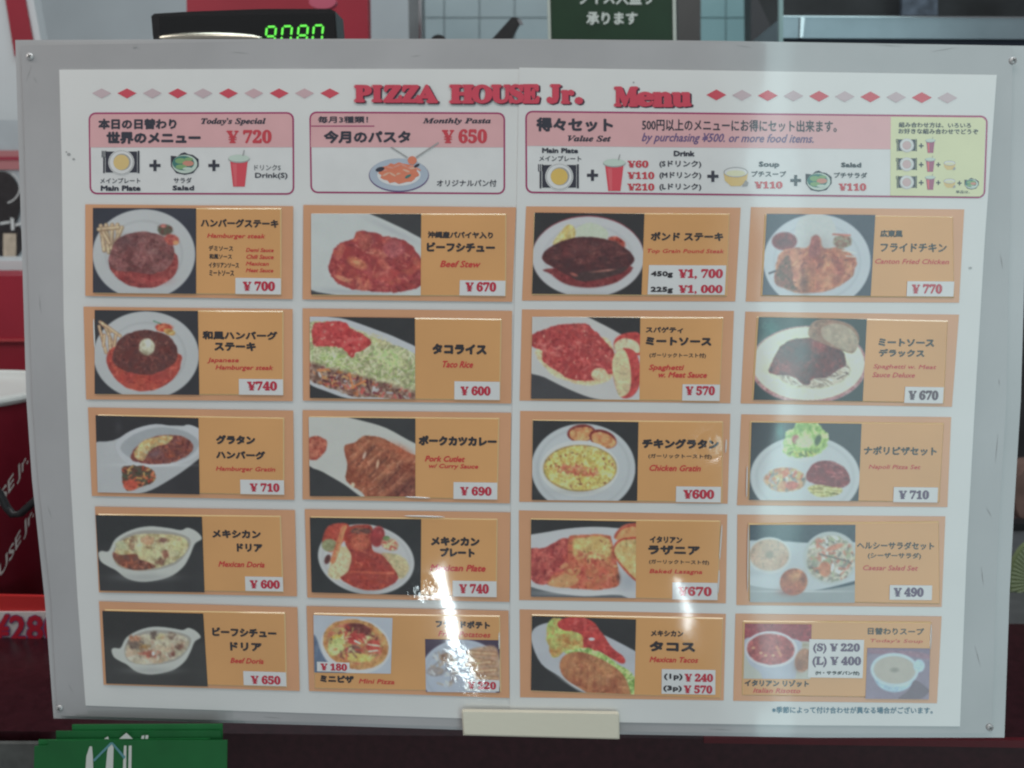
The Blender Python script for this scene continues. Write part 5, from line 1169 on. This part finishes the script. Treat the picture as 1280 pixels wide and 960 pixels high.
p.R(255, 200, 275, 245, 14, (200, 130, 96), 8); p.E(395, 270, 44, 64, (160, 104, 74), 15, 8, 14); p.G(370, 300, 30, 40, (110, 70, 56), .5)
p.build(r, z, h)
p = Pic([(735, 205), (1068, 208), (1062, 478), (725, 475)], (112, 92, 118), 120); p.P([(700, 300), (760, 240), (900, 225), (1070, 260), (1080, 480), (700, 480)], (124, 108, 130), 8, 8); p.P([(700, 210), (850, 215), (1000, 225), (1070, 245), (1060, 265), (900, 240), (760, 235)], (136, 96, 116), 8, 8)
p.E(880, 350, 110, 90, (150, 178, 196), 0, 6, 4); p.E(880, 322, 128, 90, (170, 190, 204), 3, 6, 4); p.E(880, 322, 112, 74, (166, 158, 146), 3, 8, 5); p.E(880, 322, 22, 12, (130, 124, 112), 0, 12); p.E(1010, 300, 30, 34, (160, 186, 204), 0, 8, 3); p.P([(960, 420), (990, 376), (1056, 420), (1062, 440), (1010, 478), (900, 478), (940, 440)], (98, 80, 96), 5, 4)
p.build(r, z, h)

film_glint_m = mat('film_edge_glint', (0.80, 0.80, 0.78), 0.12, spec=0.6, coat=1.0)  # raised film edges, their lamp glint put into a white colour
def film_edge_glint(owner, x0, y0, x1, y1, r=0.00055):
    n = 8; V = []; Fc = []; hh = SH + .0011
    a, b_ = bp(x0, y0, hh), bp(x1, y1, hh); d = (b_ - a).normalized(); un = (B2W.to_3x3() @ Vector((0, 0, 1))); e = un.cross(d)
    N = 12
    for k in range(N + 1):
        t_ = k / N; rr = r * (0.15 + 0.85 * math.sin(math.pi * t_) ** 0.4) if 0 < t_ < 1 else r * .1
        for q in range(n):
            an = 2 * math.pi * q / n; V.append(a + (b_ - a) * t_ + e * rr * math.cos(an) + un * rr * math.sin(an))
    for k in range(N):
        for q in range(n): Fc.append((k * n + q, k * n + (q + 1) % n, (k + 1) * n + (q + 1) % n, (k + 1) * n + q))
    link('film_edge_glint', V, Fc, [film_glint_m], None, owner, True)
CARDS = [o for o in bpy.data.objects if o.name.startswith('menu_card')]
def card_at(px, py):
    q = bp(px, py, SH); return min(CARDS, key=lambda o: (Vector(o.location) + Vector((0, 0, 0.03)) - q).length)
for q in ((117, 398, 118.5, 436), (506, 621, 538, 622.5), (505, 644.6, 556, 646), (902.5, 655, 899.5, 700), (899, 712, 897.5, 742), (934, 582, 933, 622), (624, 790, 624, 812), (908, 549, 907, 566), (935.5, 655, 934.5, 740), (1164, 780, 1163, 812)):
    film_edge_glint(card_at((q[0] + q[2]) / 2 + (0 if q[1] + 9 > q[3] else (12 if q[0] < 700 or q[0] > 930 else -12)), (q[1] + q[3]) / 2 + (6 if q[1] > 640 else -6)), *q)
# ================================================================= clip and green cards in front
cl = mat('ivory_plastic', (0.80, 0.75, 0.61), 0.32, spec=0.5, bump=0.1, bscale=300)
t = empty('board_clip', bp(677, 922, -0.01), label='ivory plastic clip gripping the bottom edge of the menu board', cat='clip')
def clip_part(name, pts, h0, h1, r=0.0012):
    b = MB(); b.slab(rrect(pts, 2.5), h0, h1 - r, cl); b2 = rrect([(p[0], p[1]) for p in pts], 2.5)
    cx = sum(p[0] for p in pts) / 4; cy = sum(p[1] for p in pts) / 4
    shr = [(x + (1.6 if x < cx else -1.6), y + (1.6 if y < cy else -1.6)) for x, y in b2]
    b.prism([bp(x, y, h1 - r) for x, y in reversed(b2)], [bp(x, y, h1) for x, y in reversed(shr)], cl)
    return b.build(name, t)
clip_part('front_lip', [(577, 888), (774, 891), (774.5, 924), (579, 919)], 0.003, 0.0065)
b = MB(); b.slab([(579, 915.5), (774, 920), (774.5, 923.5), (579, 919)], -0.016, 0.003, cl); b.build('base', t)
b = MB(); b.slab([(579, 890), (774, 894), (774.5, 923.5), (579, 919)], -0.018, -0.016, cl); b.build('back_lip', t)

gcm = [mat('green_card', (0.012, 0.16, 0.04), 0.55, vary=.10, vscale=40), mat('green_card_dark', (0.010, 0.13, 0.034), 0.55, vary=.1, vscale=40)]
gw = mat('card_white_print', (0.66, 0.68, 0.64), .5); gb = mat('card_blue_print', (0.12, 0.30, 0.34), .5)
cards = [([(90, 906), (278, 905), (279, 1060), (92, 1060)], 'rearmost'), ([(70, 914), (276, 913.5), (277.5, 1060), (72, 1060)], 'second from the back'), ([(48, 925), (262, 923), (264, 1060), (48, 1060)], ''), ([(42, 933), (284, 925), (282, 1060), (40, 1060)], '')]
labs = ['plain green card whose top edge sticks up highest in the stack', 'green card second highest in the fanned stack below the board', 'green card third in the fanned stack, its left corner just showing', 'frontmost green card printed with white fork, knife and chopsticks']
for k, (q, _) in enumerate(cards):
    hh = 0.010 + 0.0016 * k
    if k == 3: q = [(43, 933), (60, 932), (60, 925.5), (284, 925.5), (282, 1060), (40, 1060)]
    t = empty('order_card', bp(160, 1060, hh), label=labs[k], cat='card', group='fanned green cards below the board')
    b = MB(); b.slab(q, hh, hh + .0008, gcm[k % 2]); b.build('sheet', t)
    if k == 3:
        H3 = hh + .001
        b = MB()
        b.flat([(112, 933), (115, 933), (116, 945), (117, 975), (106, 975), (108, 945)], H3, gw)
        b.build('fork_print', t)
        b = MB(); b.flat([(136, 930), (139, 929), (142, 934), (141, 975), (131, 975), (134, 940)], H3, gw); b.build('knife_print', t)
        b = MB(); b.flat([(155, 932), (158, 932), (157.5, 975), (153, 975)], H3, gw); b.flat([(161, 932), (164.5, 932), (164, 975), (160, 975)], H3, gw); b.build('chopsticks_print', t)
        b = MB(); b.flat([(116, 950), (138, 928), (140, 930), (118, 952)], H3 + .0001, gb); b.flat([(138, 928), (141, 928), (157, 946), (155, 949)], H3 + .00015, gb); b.build('string_print', t)
        b = MB(); b.flat([(130, 923.5), (135, 920.5), (136, 924)], H3, gw); b.flat([(149, 923.5), (158, 916), (166, 923.5)], H3, gw); b.flat([(177, 920), (180.5, 919), (180, 923.5), (176.5, 923.5)], H3, gw); b.flat([(182, 919), (185.5, 919), (185, 923.5), (181.5, 923.5)], H3, gw); b.build('crest_print', t)
